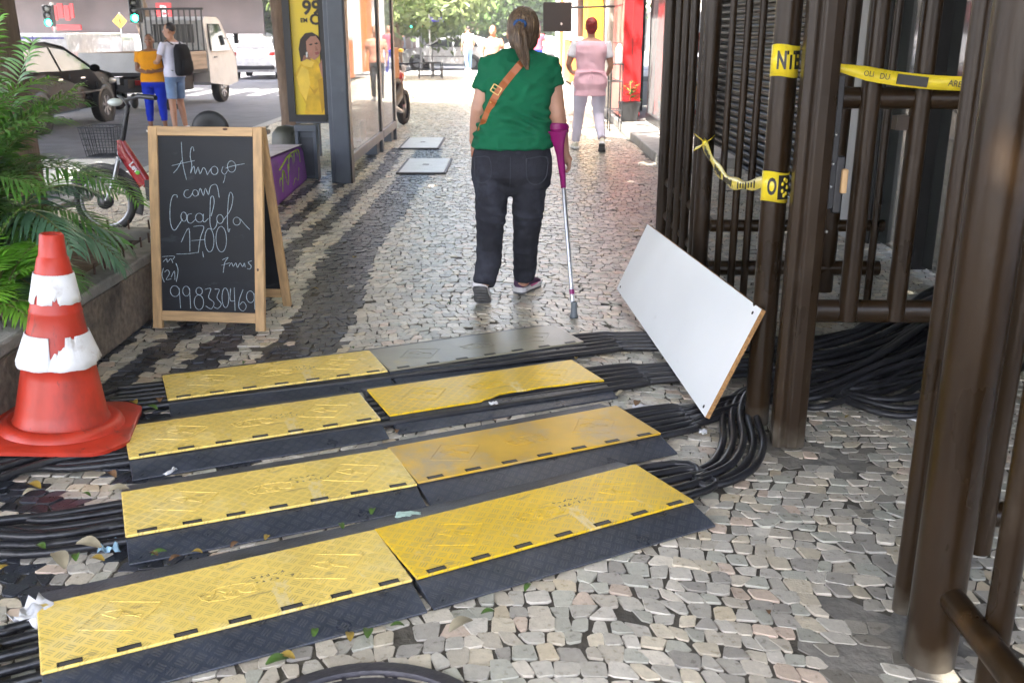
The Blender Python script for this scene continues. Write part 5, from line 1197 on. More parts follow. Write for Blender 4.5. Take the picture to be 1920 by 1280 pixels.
def car(label, loc, rz, paint, group=None):
    """hatchback, nose towards +Y: side profile lofted over six stations of half width"""
    t = thing('parked_car', label, 'car', loc, rz, group)
    prof = [(-2.02, .42), (-2.05, .75), (-1.98, 1.02), (-1.75, 1.30), (-1.2, 1.455), (-.3, 1.48), (.25, 1.40), (1.0, 1.02), (1.7, .90), (1.98, .76), (2.05, .55), (2.02, .32), (-1.9, .25)]
    half = lambda z: .86 if z < .95 else .86-.24*(z-.95)/.53
    mb = MB(); k = len(prof); vs = []
    for s_, q_ in ((-1, .90), (-1, 1), (1, 1), (1, .90)):
        for (y, z) in prof:
            hw = half(z)*(1-.06*(abs(y)/2.05)**3)
            vs.append((s_*hw*(q_ if q_ < 1 else 1), y*(1 if q_ == 1 else 1.005), z+(.025 if q_ < 1 and z > 1.2 else 0)))
    fs = []
    for a in range(3):
        for i in range(k): j = (i+1) % k; fs.append((a*k+i, (a+1)*k+i, (a+1)*k+j, a*k+j))
    fs += [tuple(range(k)), tuple(range(3*k, 4*k))[::-1]]
    mb.add(vs, fs, 0, False); bd = mb.build('body', paint, t, bevel=.04, seg=3)
    W_ = lambda s_, y, z: Vector((s_*(half(z)+.004), y, z))
    for s_ in (-1, 1):
        for pl in ([(-1.55, 1.02), (-1.30, 1.36), (-.42, 1.40), (-.42, 1.0)], [(-.34, 1.0), (-.34, 1.40), (.18, 1.34), (.82, 1.0)]):
            p = [W_(s_, y, z) for y, z in pl]; q_ = [v+Vector((-s_*.012, 0, 0)) for v in p]; MB().add(p+q_, [(0, 1, 2, 3), (7, 6, 5, 4)]+[(i, (i+1) % 4, 4+(i+1) % 4, 4+i) for i in range(4)]).build('side_window', carglass, t)
        MB().ellip((s_*.96, .72, 1.02), (.10, .05, .07), 12, 8).build('mirror', paint, t)
        for y in (-.25, .62): MB().box((s_*.872, y-.25, .86), (.02, .16, .025)).build('door_handle', chrome, t)
        MB().box((s_*.866, .1, .60), (.012, 2.0, .03)).build('side_trim', blk, t)
        MB().ellip((s_*.66, 1.90, .74), (.17, .14, .075), 12, 8).build('headlight', lampw, t); MB().box((s_*.68, -2.0, .88), (.2, .06, .16)).build('tail_light', lampr, t, bevel=.02)
        for y in (-1.28, 1.28): tyre_wheel(t, s_*.77, y, .31, .2, s_)
        for y in (-1.28, 1.28): MB().lathe([(.30, 0), (.375, 0), (.375, .012), (.30, .012)], 26, 0, Matrix.Translation((s_*.862-.006, y, .32)) @ Matrix.Rotation(R(90), 4, 'Y')).build('wheel_arch', blk, t)
    for pl in ([(-.56, .30, 1.37), (.56, .30, 1.37), (.70, .96, 1.045), (-.70, .96, 1.045)], [(-.60, -1.93, 1.08), (.60, -1.93, 1.08), (.52, -1.66, 1.345), (-.52, -1.66, 1.345)]):
        p = [Vector(v)+Vector((0, .012 if pl[0][1] > 0 else -.02, .014)) for v in pl]; MB().add(p+[v-Vector((0, 0, .02)) for v in p], [(0, 1, 2, 3), (7, 6, 5, 4)]+[(i, 4+i, 4+(i+1) % 4, (i+1) % 4) for i in range(4)]).build('windscreen', carglass, t)
    for y in (-2.06, 2.07): MB().box((0, y, .55), (.40, .015, .13)).build('licence_plate', plate_m, t); MB().box((0, y*.99, .42), (1.5, .06, .14)).build('bumper', blk, t, bevel=.03)
    return t
car_dk = mat('car_paint_dark', (.003, .003, .004), .3, var=.1, spec=.12); car_wh = mat('car_paint_white', (.7, .7, .72), .25, coat=1.); car_sv = mat('car_paint_silver', (.36, .37, .39), .25, metal=.5, coat=1.); car_ye = mat('taxi_paint_yellow', (.72, .42, .02), .3, coat=1.)
RZ = -.16
car('dark hatchback in the road behind the palms', (-8.75, 18.3, RZ), R(-2), car_dk)
TG = 'cars far down the street'
for (x, y, m, lb, rz) in ((-4.9, 36, car_ye, 'yellow taxi far down the street left of the poster', 3), (-9.5, 39, car_wh, 'white car in sunlight beyond the small truck', 4), (-2.9, 47, car_wh, 'white car in the crossing far behind the cart', 80), (-6.3, 47, car_sv, 'silver car in sunlight at the far crossing', 2), (.6, 50, car_wh, 'white car at the far crossing behind the woman in green', 85)):
    car(lb, (x, y, RZ), R(rz), m, TG)
# small truck with a headboard rack
tr = thing('flatbed_truck', 'small grey beige flatbed truck with a barred headboard, seen from behind', 'truck', (-8.15, 23.3, RZ), R(-7))
tr_p = mat('truck_paint', (.50, .49, .48), .4, var=.15, vs=3, dirt=((.25, .2, .16), .58, .6), ds=2); tr_w = mat('truck_boards', (.28, .215, .16), .7, var=.3, vs=4, stretch=(1, .3, 4)); tr_d = mat('truck_chassis', (.02, .018, .017), .7, var=.3, vs=8); tr_g = mat('tailgate_grey', (.5, .5, .5), .5, var=.12, vs=3, dirt=((.3, .29, .27), .6, .6), ds=2)
Wt = .82
MB().box((0, -.35, .80), (2*Wt, 2.75, .09)).build('bed_floor', tr_d, tr)
MB().box((0, -1.73, 1.03), (2*Wt, .05, .40)).build('tailgate', tr_g, tr, bevel=.01)
for s_ in (-1, 1): MB().box((s_*(Wt-.02), -.35, 1.03), (.045, 2.68, .40)).box((s_*(Wt+.006), -.35, 1.16), (.02, 2.68, .03)).build('side_board', tr_w, tr, bevel=.006)
mb = MB()
for k in range(12): mb.box((-Wt+.05+k*(2*Wt-.1)/11, 1.02, 1.58), (.028, .03, 1.18))
mb.box((0, 1.02, 2.17), (2*Wt, .05, .05)); mb.box((0, 1.02, 1.22), (2*Wt, .04, .05)); mb.build('headboard_rack', blk, tr)
pf = [(1.10, .50), (1.10, 1.15), (1.14, 1.92), (1.28, 2.0), (1.95, 2.0), (2.12, 1.93), (2.62, 1.25), (2.78, 1.05), (2.82, .45), (2.2, .38)]
mb = MB(); k = len(pf); vs = []
for s_, f in ((-1, .97), (-1, 1), (1, 1), (1, .97)):
    for y, z in pf: vs.append((s_*(.83 if z < 1.2 else .83-.09*(z-1.2)/.8)*f, y, z))
mb.add(vs, [(a*k+i, (a+1)*k+i, (a+1)*k+(i+1) % k, a*k+(i+1) % k) for a in range(3) for i in range(k)]+[tuple(range(k)), tuple(range(3*k, 4*k))[::-1]]); mb.build('cab', tr_p, tr, bevel=.04, seg=3)
MB().box((0, 1.105, 1.62), (1.0, .012, .42)).build('rear_window', carglass, tr, bevel=.04)
for s_ in (-1, 1):
    x = lambda z: s_*(.835-.09*max(0, z-1.2)/.8+.004)
    p = [Vector((x(z), y, z)) for y, z in ((1.30, 1.22), (1.34, 1.84), (1.98, 1.84), (2.42, 1.22))]; MB().add(p+[v-Vector((s_*.02, 0, 0)) for v in p], [(0, 1, 2, 3), (7, 6, 5, 4)]+[(i, 4+i, 4+(i+1) % 4, (i+1) % 4) for i in range(4)]).build('side_window', carglass, tr)
    MB().box((s_*.838, 1.48, 1.08), (.03, .14, .03)).build('door_handle', blk, tr)
    MB().tube([(s_*.82, 2.3, 1.5), (s_*.98, 2.42, 1.56)], .014, 6).box((s_*1.0, 2.44, 1.50), (.11, .05, .24)).build('mirror', blk, tr, bevel=.01)
    tyre_wheel(tr, s_*.70, 1.92, .33, .2, s_); tyre_wheel(tr, s_*.66, -.72, .33, .26, s_)
    MB().box((s_*.55, -1.79, .62), (.28, .06, .12)).build('tail_light', lampr, tr, bevel=.01)
    MB().box((s_*.36, -.3, .62), (.09, 3.6, .18)).build('chassis_beam', tr_d, tr)
MB().box((0, -1.80, .50), (1.5, .08, .16)).build('bumper', tr_d, tr, bevel=.02); MB().box((-.12, -1.83, .66), (.40, .02, .13)).build('licence_plate', plate_m, tr)
MB().box((.45, .35, .55), (.3, .6, .35)).build('fuel_tank', tr_d, tr, bevel=.03)
# white box van and bus-like body farther left
van = thing('box_van', 'white box van with a thin blue line, beyond the dark hatchback', 'van', (-12.6, 29.0, RZ), R(3))
MB().box((0, 0, 1.0), (1.75, 4.4, 1.25)).build('box_body', car_wh, van, bevel=.04); MB().box((0, -2.206, 1.5), (1.6, .012, .04)).build('blue_line', poster_b, van); MB().box((0, 2.9, .95), (1.7, 1.4, 1.2)).build('cab', car_wh, van, bevel=.15)
MB().box((0, -2.23, .45), (1.7, .08, .16)).build('bumper', blk, van, bevel=.02)
for s_ in (-1, 1):
    for y in (-1.4, 2.7): tyre_wheel(van, s_*.86, y, .36, .22, s_)
    MB().box((s_*.76, -2.21, .75), (.14, .03, .3)).build('tail_light', lampr, van)
MB().box((0, -2.205, 1.0), (.02, .012, 1.1)).build('door_gap', blk, van)
# motorcycle with a delivery box
mo = thing('motorcycle', 'black motorcycle with an orange-brown delivery box behind the bus shelter', 'motorcycle', (-1.92, 16.3, 0), R(-8))
for y in (-.62, .66):
    M = Matrix.Translation((0, y, .30)) @ Matrix.Rotation(R(90), 4, 'Y'); w_ = MB().lathe([(.20, -.045), (.27, -.055), (.30, 0), (.27, .055), (.20, .045)], 28, 0, M).build('wheel', tyre, mo); MB().lathe([(0, -.04), (.05, -.04), (.06, -.01), (.20, -.02), (.20, .02), (.06, .01), (.05, .04), (0, .04)], 20, 0, M).build('rim', rim_m, w_)
MB().tube([(0, -.62, .30), (0, -.2, .42), (0, .2, .52), (0, .46, .92)], [.05, .13, .12, .05], 12).tube([(0, .66, .30), (0, .46, .98)], .04, 10).build('frame', blk, mo)
MB().tube([(0, -.62, .74), (0, -.1, .76), (0, .15, .74)], [(.11, .06)]*3, 14).build('seat', blk, mo); MB().ellip((0, .28, .80), (.13, .22, .12), 14, 9).build('fuel_tank', red_p, mo)
MB().tube([(-.36, .36, 1.02), (-.15, .46, 1.0), (.15, .46, 1.0), (.36, .36, 1.02)], .014, 8).build('handlebar', blk, mo); MB().ellip((0, .56, .92), (.09, .07, .09), 12, 8).build('headlight', lampw, mo)
MB().box((.02, -.62, 1.04), (.42, .42, .46)).build('delivery_box', mat('delivery_box', (.40, .17, .05), .6, var=.2), mo, bevel=.02); MB().tube([(.16, -.1, .28), (.20, -.78, .40)], [.03, .045], 12).build('exhaust', rim_m, mo)
MB().box((0, -.84, .62), (.16, .05, .10)).build('tail_light', lampr, mo, bevel=.01); MB().box((0, -.90, .50), (.17, .01, .14)).build('licence_plate', plate_m, mo)
# hand cart
ca = thing('hand_cart', 'thin black three-wheeled cart standing on the bright pavement far ahead', 'cart', (-2.68, 33.8, 0))
mb = MB()
for z in (.12, .52):
    for a, c in (((-.35, -.4), (.35, -.4)), ((.35, -.4), (.35, .5)), ((.35, .5), (-.35, .5)), ((-.35, .5), (-.35, -.4))): mb.tube([(*a, z), (*c, z)], .018, 6)
for x in (-.35, .05, .35):
    for y in (-.4, .5): mb.tube([(x, y, .06), (x, y, .54)], .016, 6)
mb.tube([(0, .5, .52), (0, .9, .9), (0, .95, 1.05)], .018, 6).tube([(-.2, .95, 1.05), (.2, .95, 1.05)], .016, 6); mb.build('frame', blk, ca)
for x, y in ((-.38, -.2), (.38, -.2), (0, .9)): MB().lathe([(.17, -.02), (.22, 0), (.17, .02), (.17, -.02)], 20, 0, Matrix.Translation((x, y, .22)) @ Matrix.Rotation(R(90), 4, 'Y')).build('wheel', tyre, ca)
# ------------------------------------------------------------------ building behind the gate
grey_w = mat('grey_render', (.36, .35, .34), .8, var=.12, vs=3, bump=.3, bs=40, dirt=((.2, .19, .17), .6, .5), ds=1.5); dark_w = mat('dark_cladding', (.010, .009, .008), .5, var=.25, vs=4); dark_gl = mat('dark_shop_glass', (.03, .033, .03), .05, var=.3, vs=2, coat=.6); shut_m = mat('rolling_shutter', (.009, .0088, .0085), .5, metal=.3, var=.2, vs=6, dirt=((.02, .019, .018), .55, .6), ds=3); soffit = mat('soffit_paint', (.20, .18, .155), .8, var=.1, vs=2)
FX = 2.52
bd = thing('gated_building', 'dark shopfront of the building behind the brown gate', 'building', (3.5, 5, 0))
T = Matrix.Translation((-3.5, -5, 0))
MB().box((5.6, 4.5, 8.6), (6.16, 17, 10.2), 0, T).build('upper_wall', grey_w, bd)
MB().box((FX+.18, 7.55, 1.75), (.36, .72, 3.5), 0, T).build('pillar', grey_w, bd, bevel=.02)
MB().box((FX+.20, 2.6, 1.75), (.36, .5, 3.5), 0, T).build('pillar', dark_w, bd, bevel=.02)
mb = MB()
for k in range(44): mb.tube([(FX+.12, 7.93, .04+k*.08), (FX+.12, 13.25, .04+k*.08)], [(.045, .024)]*2, 8, 0, T)
mb.box((FX+.17, 10.6, 1.75), (.05, 5.3, 3.4), 0, T); mb.build('rolling_shutter', shut_m, bd)
MB().box((FX+.16, 6.35, 1.72), (.02, 1.62, 3.35), 0, T).build('glass_pane', dark_gl, bd)
mb = MB()
for y in (5.5, 6.3, 7.12): mb.box((FX+.13, y, 1.72), (.10, .07, 3.4), 0, T)
mb.box((FX+.13, 5.9, 2.3), (.08, .72, .06), 0, T); mb.build('window_frame', dark_w, bd)
MB().box((FX+.25, 4.2, 1.75), (.2, 2.45, 3.5), 0, T).build('dark_door', dark_w, bd)
MB().box((FX+.14, 4.9, 1.72), (.02, .9, 3.3), 0, T).build('glass_pane', dark_gl, bd)
MB().box((2.3, 4.2, 3.42), (2.0, 14.6, .16), 0, T).build('unseen_canopy_slab', soffit, bd, bevel=.02)  # canopy added out of view to darken the shopfront behind the gate
MB().box((3.9, 7.95, 1.75), (2.3, .1, 3.4), 0, T).build('inner_wall', grey_w, bd)
mb = MB()
for fl in range(3):
    for k in range(5): mb.box((2.50, -1.5+k*3.0, 5.6+fl*3.0), (.03, 1.3, 1.5), 0, T)
mb.build('upper_windows', dark_gl, bd)
# ------------------------------------------------------------------ shops farther on
step_m = mat('step_concrete', (.26, .245, .225), .7, var=.25, vs=8, bump=.5, bs=40, dirt=((.5, .5, .5), .6, .6), ds=2.2)
o = MB().box((3.3, 20.5, .055), (3.16, 18.2, .13)).build('raised_pavement', step_m, bevel=.015); tag(o, kind='structure')
redp = mat('pillar_red', (.50, .010, .012), .4, var=.12, vs=4); red_lit = mat('pillar_red_lit', (.70, .17, .13), .4, var=.1, vs=5); seam = mat('dark_seam', (.06, .01, .01), .6)
yel_p = mat('pillar_yellow', (.70, .36, .02), .5, var=.1, vs=4); bei = mat('beige_wall', (.46, .40, .33), .7, var=.15, vs=4, bump=.2, bs=40); ora = mat('orange_panel', (.48, .13, .025), .5, var=.15, vs=4); whi = mat('white_wall', (.72, .71, .68), .6, var=.05, vs=3); brn = mat('brown_panel', (.085, .05, .03), .5, var=.3, vs=5)
sp = thing('shop_pillar', 'red shop pillar with daylight painted into its salmon side face, right of the woman in pink', 'pillar', (1.93, 17.3, .12))
T = Matrix.Translation((-1.93, -17.3, 0))
MB().box((1.945, 17.3, 1.75), (.30, 1.5, 3.4), 0, T).build('core', redp, sp, bevel=.01); MB().box((1.785, 17.3, 1.75), (.016, 1.49, 3.4), 0, T).build('side_face', red_lit, sp)  # salmon puts the brighter daylight on the red side face into its colour
mb = MB(); mb.box((1.945, 16.546, 1.75), (.012, .006, 3.4), 0, T); [mb.box((1.775, 17.3, z), (.006, 1.48, .010), 0, T) for z in (.6, 1.2, 1.8, 2.4)]; mb.build('seam', seam, sp)
ss = thing('glass_shopfront', 'glass shopfront with shelves of goods between the red pillar and the gate', 'shopfront', (2.3, 14, 0))
T = Matrix.Translation((-2.3, -14, 0))
MB().box((2.22, 14.9, 1.75), (.012, 3.0, 3.3), 0, T).build('glass_pane', glass, ss)
mb = MB()
for y in (13.36, 14.9, 16.4): mb.box((2.22, y, 1.75), (.05, .06, 3.3), 0, T)
mb.box((2.22, 14.9, .18), (.08, 3.0, .14), 0, T); mb.build('frame', blackf, ss)
MB().box((3.4, 14.9, 1.75), (.1, 3.0, 3.4), 0, T).build('back_wall', bei, ss)
q = random.Random(9); gm = [mat('goods_%s' % nm, c, .5) for nm, c in (('red', (.5, .05, .04)), ('ochre', (.5, .3, .08)), ('white', (.65, .65, .6)), ('teal', (.15, .3, .28)), ('brown', (.2, .1, .05)))]
for y in (14.1, 15.5):
    shf = MB()
    for z in (.14, .5, .86, 1.22): shf.box((2.9, y, z), (.35, 1.2, .03), 0, T)
    shf.box((3.09, y, .7), (.02, 1.2, 1.3), 0, T); so = shf.build('shelf', whi, ss)
    for z in (.155, .515, .875, 1.235):
        yy = y-.5
        while yy < y+.5: wd = q.uniform(.07, .16); h = q.uniform(.12, .26); MB().box((2.84, yy+wd/2, z+h/2), (.2, wd*.9, h), 0, T).build('goods', gm[q.randrange(5)], so); yy += wd+.02
fr_ = thing('shop_row', 'row of shopfronts receding along the right edge of the pavement', 'building', (3, 30, 0))
T = Matrix.Translation((-3, -30, 0))
MB().box((5.0, 29.5, 8.9), (6.3, 32, 10), 0, T).build('upper_wall', bei, fr_); MB().box((2.6, 29.5, 3.62), (1.9, 32, .42), 0, T).build('unseen_canopy_slab', soffit, fr_)
MB().box((1.93, 19.4, 1.8), (.28, .9, 3.36), 0, T).build('pillar', bei, fr_, bevel=.02); MB().box((2.3, 18.5, 1.8), (.06, .9, 3.3), 0, T).build('door', dark_w, fr_)
MB().box((1.93, 24.6, 1.95), (.36, 1.6, 3.1), 0, T).build('pillar', yel_p, fr_, bevel=.02); MB().box((1.92, 24.6, .50), (.40, 1.66, .78), 0, T).build('pillar_base', whi, fr_, bevel=.02)
MB().box((2.35, 21.8, 1.8), (.06, 3.9, 3.3), 0, T).build('doorway', brn, fr_); MB().box((2.15, 21.0, .9), (.3, 1.6, 1.5), 0, T).build('counter', bei, fr_, bevel=.02)
MB().box((1.9, 31.0, .68), (.5, 3.4, 1.15), 0, T).build('counter', ora, fr_, bevel=.02); MB().box((1.92, 31.0, 1.30), (.56, 3.5, .07), 0, T).build('counter_top', bei, fr_)
MB().box((1.95, 34.5, 1.8), (.4, 1.2, 3.3), 0, T).build('pillar', whi, fr_); MB().box((1.95, 37.3, 1.8), (.4, 1.4, 3.3), 0, T).build('pillar', ora, fr_); MB().box((2.35, 33, 1.8), (.06, 18, 3.3), 0, T).build('doorway', brn, fr_); MB().box((1.95, 41, 1.8), (.4, 1.4, 3.3), 0, T).build('pillar', whi, fr_)
hs = thing('hanging_sign', 'blank black hanging signboard beside the yellow pillar', 'sign', (.79, 18, 1.5))
MB().box((0, 0, .245), (.50, .05, .49)).build('board', mat('sign_black', (.022, .018, .015), .35, var=.2, vs=3), hs, bevel=.008)
MB().tube([(.25, .0, .40), (1.0, .0, .42)], .018, 8).tube([(-.2, 0, .49), (-.2, 0, 1.93)], .008, 6).tube([(.2, 0, .49), (.2, 0, 1.93)], .008, 6).build('bracket', blk, hs)
MB().ellip((.07, -.027, .13), (.018, .004, .022), 8, 6).build('sticker', whi, hs)
fol_pot = mat('pot_leaf', (.05, .12, .02), .7, var=.4, vs=20)
pt = thing('potted_plant', 'small green plant in a square black pot beside the red pillar', 'plant', (1.89, 16.25, .122))
MB().hexa([(-.12, -.12, 0), (.12, -.12, 0), (.12, .12, 0), (-.12, .12, 0), (-.17, -.17, .31), (.17, -.17, .31), (.17, .17, .31), (-.17, .17, .31)]).build('pot', blk, pt, bevel=.012)
mb = MB(); q = random.Random(2)
for k in range(60):
    a = q.uniform(0, 6.28); r_ = q.uniform(.02, .2); z = .34+q.uniform(0, .26); d = Vector((math.cos(a), math.sin(a), q.uniform(-.2, .6))).normalized(); s_ = d.cross(Vector((0, 0, 1))).normalized()*.03; c = Vector((r_*math.cos(a)*.6, r_*math.sin(a)*.6, z)); mb.add([c, c+d*.05+s_, c+d*.12, c+d*.05-s_], [(0, 1, 2, 3)], 0, True)
mb.build('leaves', fol_pot, pt); MB().tube([(0, 0, .3), (.02, 0, .42), (.0, .02, .62)], .008, 6).build('stem', stem_m, pt)
rk = thing('metal_rack', 'thin black metal rack with a white bottle-like lamp, in front of the red pillar', 'rack', (1.63, 15.9, .0))
mb = MB()
for x in (-.09, .09):
    for y in (-.1, .3): mb.tube([(x, y, 0), (x, y, 1.03)], .012, 6)
for z in (.32, .76, 1.02):
    for a, c in (((-.09, -.1), (.09, -.1)), ((.09, -.1), (.09, .3)), ((.09, .3), (-.09, .3)), ((-.09, .3), (-.09, -.1))): mb.tube([(*a, z), (*c, z)], .010, 6)
for k in range(4): mb.tube([(-.09+.06*k, -.1, .32), (-.09+.06*k, .3, .32)], .006, 5)
mb.build('frame', blk, rk)
o = MB().lathe([(0, 0), (.05, 0), (.055, .03), (.055, .22), (.03, .27), (.018, .29), (0, .29)], 16).build('white_bottle', whi); o.location = (1.66, 15.85, 1.03); tag(o, 'tall white bottle standing on the black rack by the red pillar', 'bottle')

# ------------------------------------------------------------------ trees
bark = mat('tree_bark', (.17, .12, .085), .9, var=.35, vs=7, bump=1., bs=16, stretch=(2, 2, .5), dirt=((.09, .06, .045), .5, .7), ds=4)
def foliage(nm, c1, c2):
    m = mat(nm, c1, .55, var=.4, vs=1.2, dirt=(c2, .48, .9), ds=.8); n, l, b = M_(m)
    tl = n.new('ShaderNodeBsdfTranslucent'); l.new(b.inputs['Base Color'].links[0].from_socket, tl.inputs[0]); mx = n.new('ShaderNodeMixShader'); mx.inputs[0].default_value = .35
    l.new(b.outputs[0], mx.inputs[1]); l.new(tl.outputs[0], mx.inputs[2]); l.new(mx.outputs[0], n['Material Output'].inputs[0]); return m
fol_a = foliage('foliage_green', (.09, .155, .04), (.15, .22, .07)); fol_b = foliage('foliage_olive', (.11, .155, .05), (.19, .23, .09))
def crown_mesh(seed, rad, nclump, nleaf, size, m):
    q_ = np.random.default_rng(seed); rad = np.array(rad)
    cl = []
    while len(cl) < nclump:
        p = q_.uniform(-1, 1, 3); d = np.linalg.norm(p)
        if .35 < d < 1: cl.append(p*rad)
    cl = np.array(cl); cs = q_.uniform(.16, .34, nclump)*rad.mean()
    idx = q_.integers(0, nclump, nleaf); ctr = cl[idx]+q_.normal(0, 1, (nleaf, 3))*cs[idx][:, None]*np.array([.62, .62, .42])
    a = q_.normal(0, 1, (nleaf, 3)); a /= np.linalg.norm(a, axis=1)[:, None]; b_ = q_.normal(0, 1, (nleaf, 3)); b_ -= a*(a*b_).sum(1)[:, None]; b_ /= np.linalg.norm(b_, axis=1)[:, None]
    s_ = size*q_.uniform(.6, 1.3, (nleaf, 1)); V_ = np.stack([ctr-a*s_, ctr-b_*s_*.45+a*s_*.1, ctr+a*s_, ctr+b_*s_*.45+a*s_*.1], 1).reshape(-1, 3)
    me = bpy.data.meshes.new('crown'); me.from_pydata(V_.tolist(), [], np.arange(nleaf*4).reshape(-1, 4).tolist()); me.materials.append(m); return me, cl
def tree(loc, label, cm, h, r, lean=(0, 0), limbs=6, group='street trees along the kerb', zc=None, sc=1.):
    me, cl = cm; t = thing('street_tree', label, 'tree', loc, U(0, 6), group)
    T = Matrix.Rotation(-t.rotation_euler.z, 4, 'Z'); zc = zc or h
    mb = MB(); top = Vector((lean[0], lean[1], h*.62))
    mb.tube([T @ Vector(p) for p in ((0, 0, -.1), (lean[0]*.1, lean[1]*.1, .25), (lean[0]*.45, lean[1]*.45, h*.28), top)], [r*1.35, r*1.05, r*.92, r*.72], 14)
    q_ = random.Random(int(loc[0]*31+loc[1]*7))
    for k in range(limbs):
        c = Vector(cl[k % len(cl)])*sc*.75+Vector((lean[0], lean[1], zc)); mid = top.lerp(c, .5)+Vector((q_.uniform(-.3, .3), q_.uniform(-.3, .3), q_.uniform(-.2, .4)))
        mb.tube([T @ (top-Vector((0, 0, .15))), T @ mid, T @ c], [r*.5, r*.3, r*.08], 8)
    mb.build('trunk', bark, t)
    o = bpy.data.objects.new('crown', me); COL.objects.link(o); o.parent = t; o.location = T @ Vector((lean[0], lean[1], zc)); o.scale = (sc,)*3; o.rotation_euler.z = U(0, 6)
    return t
cr1 = crown_mesh(1, (4.4, 4.4, 1.6), 70, 24000, .21, fol_a); cr2 = crown_mesh(2, (4.1, 4.1, 1.9), 52, 17000, .19, fol_b); cr3 = crown_mesh(3, (3.2, 3.2, 2.2), 40, 7000, .17, fol_a)
tree((-4.05, 7.9, -.05), 'thick brown street tree behind the palms', cr1, 6.6, .27, sc=1.3)
tree((-3.42, 15.6, 0), 'slim street tree standing behind the yellow poster', cr2, 6.4, .13, (-.2, 0), sc=.85)
tree((-4.0, -.3, 0), 'unseen street tree added beside the camera to shade the near pavement', cr1, 6.8, .25, sc=1.25)  # added out of view so its crown shades the near pavement
tree((-10.6, 14.0, RZ), 'unseen tree added across the road to shade it', cr1, 6.9, .25, sc=1.35); tree((-12.2, 21.5, RZ), 'second unseen tree added across the road to shade it', cr2, 6.9, .25, sc=1.5)  # both added out of view to shade the road and the vehicles
tree((-10.6, 31.0, RZ), 'leaning pale-barked tree beyond the small truck', cr2, 7.2, .26, (-1.0, 0))
i = 0
for (x, y, c, h, r, lb, zc, sc) in ((-4.3, 33, cr3, 5.6, .14, 'street tree in sunlight behind the shelter, nearest of the far kerb trees', 4.1, .9), (-4.8, 43, cr2, 5.6, .2, 'leafy tree in sunlight left of the round traffic sign', 3.8, 1.), (-2.0, 56, cr3, 5.6, .25, 'leafy tree far behind the blue street sign', 3.8, 1.2), (-8.2, 52, cr2, 6, .22, 'leafy tree far behind the yellow taxi', 4.0, 1.1), (1.5, 60, cr3, 6, .25, 'leafy tree far behind the woman in green', 4.2, 1.3), (-5.4, 68, cr1, 6, .25, 'broad leafy tree closing the view down the street', 4.0, 1.1), (-12, 60, cr1, 6, .25, 'broad leafy tree far behind the small truck', 4.0, 1.1), (-.5, 74, cr1, 6, .25, 'broad leafy tree at the far end of the pavement', 3.8, 1.2), (4.5, 70, cr3, 6, .25, 'leafy tree at the far end behind the shop row', 3.8, 1.4)):
    tree((x, y, RZ), lb, c, h, r, zc=zc, sc=sc)
# ------------------------------------------------------------------ far buildings
def fbuild(label, x0, x1, y0, d, h, wm, nwx, floors, ground=True):
    t = thing('street_building', label, 'building', ((x0+x1)/2, y0, RZ), 0, None); w_ = x1-x0
    MB().box((0, d/2, h/2), (w_, d, h)).build('wall', wm, t)
    mb = MB(); mb.box((0, -.45, 3.35), (w_+.3, .9, .22)); mb.build('awning_slab', whi, t)
    for k in range(nwx):
        x = -w_/2+(k+.5)*w_/nwx
        MB().box((x, -.02, 1.62), (w_/nwx*.8, .06, 2.9)).build('shop_window', dark_gl if k % 3 else brn, t)
        for f in range(floors):
            wn = MB().box((x, -.02, 4.9+f*3), (w_/nwx*.45, .06, 1.5)).build('window', dark_gl, t); MB().box((x, -.07, 4.1+f*3), (w_/nwx*.52, .12, .08)).build('sill', whi, wn)
    return t
cb_ = thing('corner_building', 'pale corner building with a dark recessed shopfront and a red letter sign', 'building', (-17, 47, RZ))
T = Matrix.Translation((17, -47, -RZ)); 
MB().box((-18, 51, 8.6), (13, 8, 10.6), 0, T).build('upper_wall', bei, cb_); MB().box((-18, 46.6, 3.2), (13.2, 1.2, .5), 0, T).build('awning', whi, cb_); MB().box((-18, 48, 2.2), (13, .2, 1.7), 0, T).build('dark_shopfront', mat('shopfront_taupe', (.13, .10, .095), .6, var=.2, vs=1), cb_); MB().box((-18, 47.6, .7), (13, .3, 1.4), 0, T).build('counter_wall', whi, cb_)
p = AY(308, 23, 46.9); MB().box(p+Vector((0, 0, 0)), (.68, .10, .78), 0, T).build('letter_panel', mat('panel_red', (.55, .02, .02), .4), cb_); text_mesh('letter', 'B', .7, whi, cb_, T @ Matrix.Translation(p+Vector((0, -.055, 0))) @ Matrix.Rotation(R(90), 4, 'X'), .004, bold=.008)
p = AY(118, 25, 46.9); mb = MB()
for k, (dx, w_) in enumerate(((-.35, .2), (-.1, .25), (.2, .22), (.42, .16))): mb.box(p+Vector((dx, 0, .1*(k % 2))), (w_, .08, .62), 0, T)
mb.build('red_lettering', MATS['panel_red'], cb_); MB().box(p+Vector((.1, 0, -.62)), (1.3, .1, .22), 0, T).build('red_band', MATS['panel_red'], cb_)
fbuild('pale apartment block far left across the street, behind the corner building', -34, -25.5, 47, 10, 16, whi, 5, 3)
fbuild('cream apartment block beyond the crossing, behind the sunlit trees', -22, -10.5, 84, 10, 18, bei, 7, 4); fbuild('white apartment block closing the street behind the trees', -10, 2.5, 92, 10, 20, whi, 8, 4); fbuild('beige apartment block at the far right end of the street', 3, 16, 84, 10, 18, bei, 8, 4)
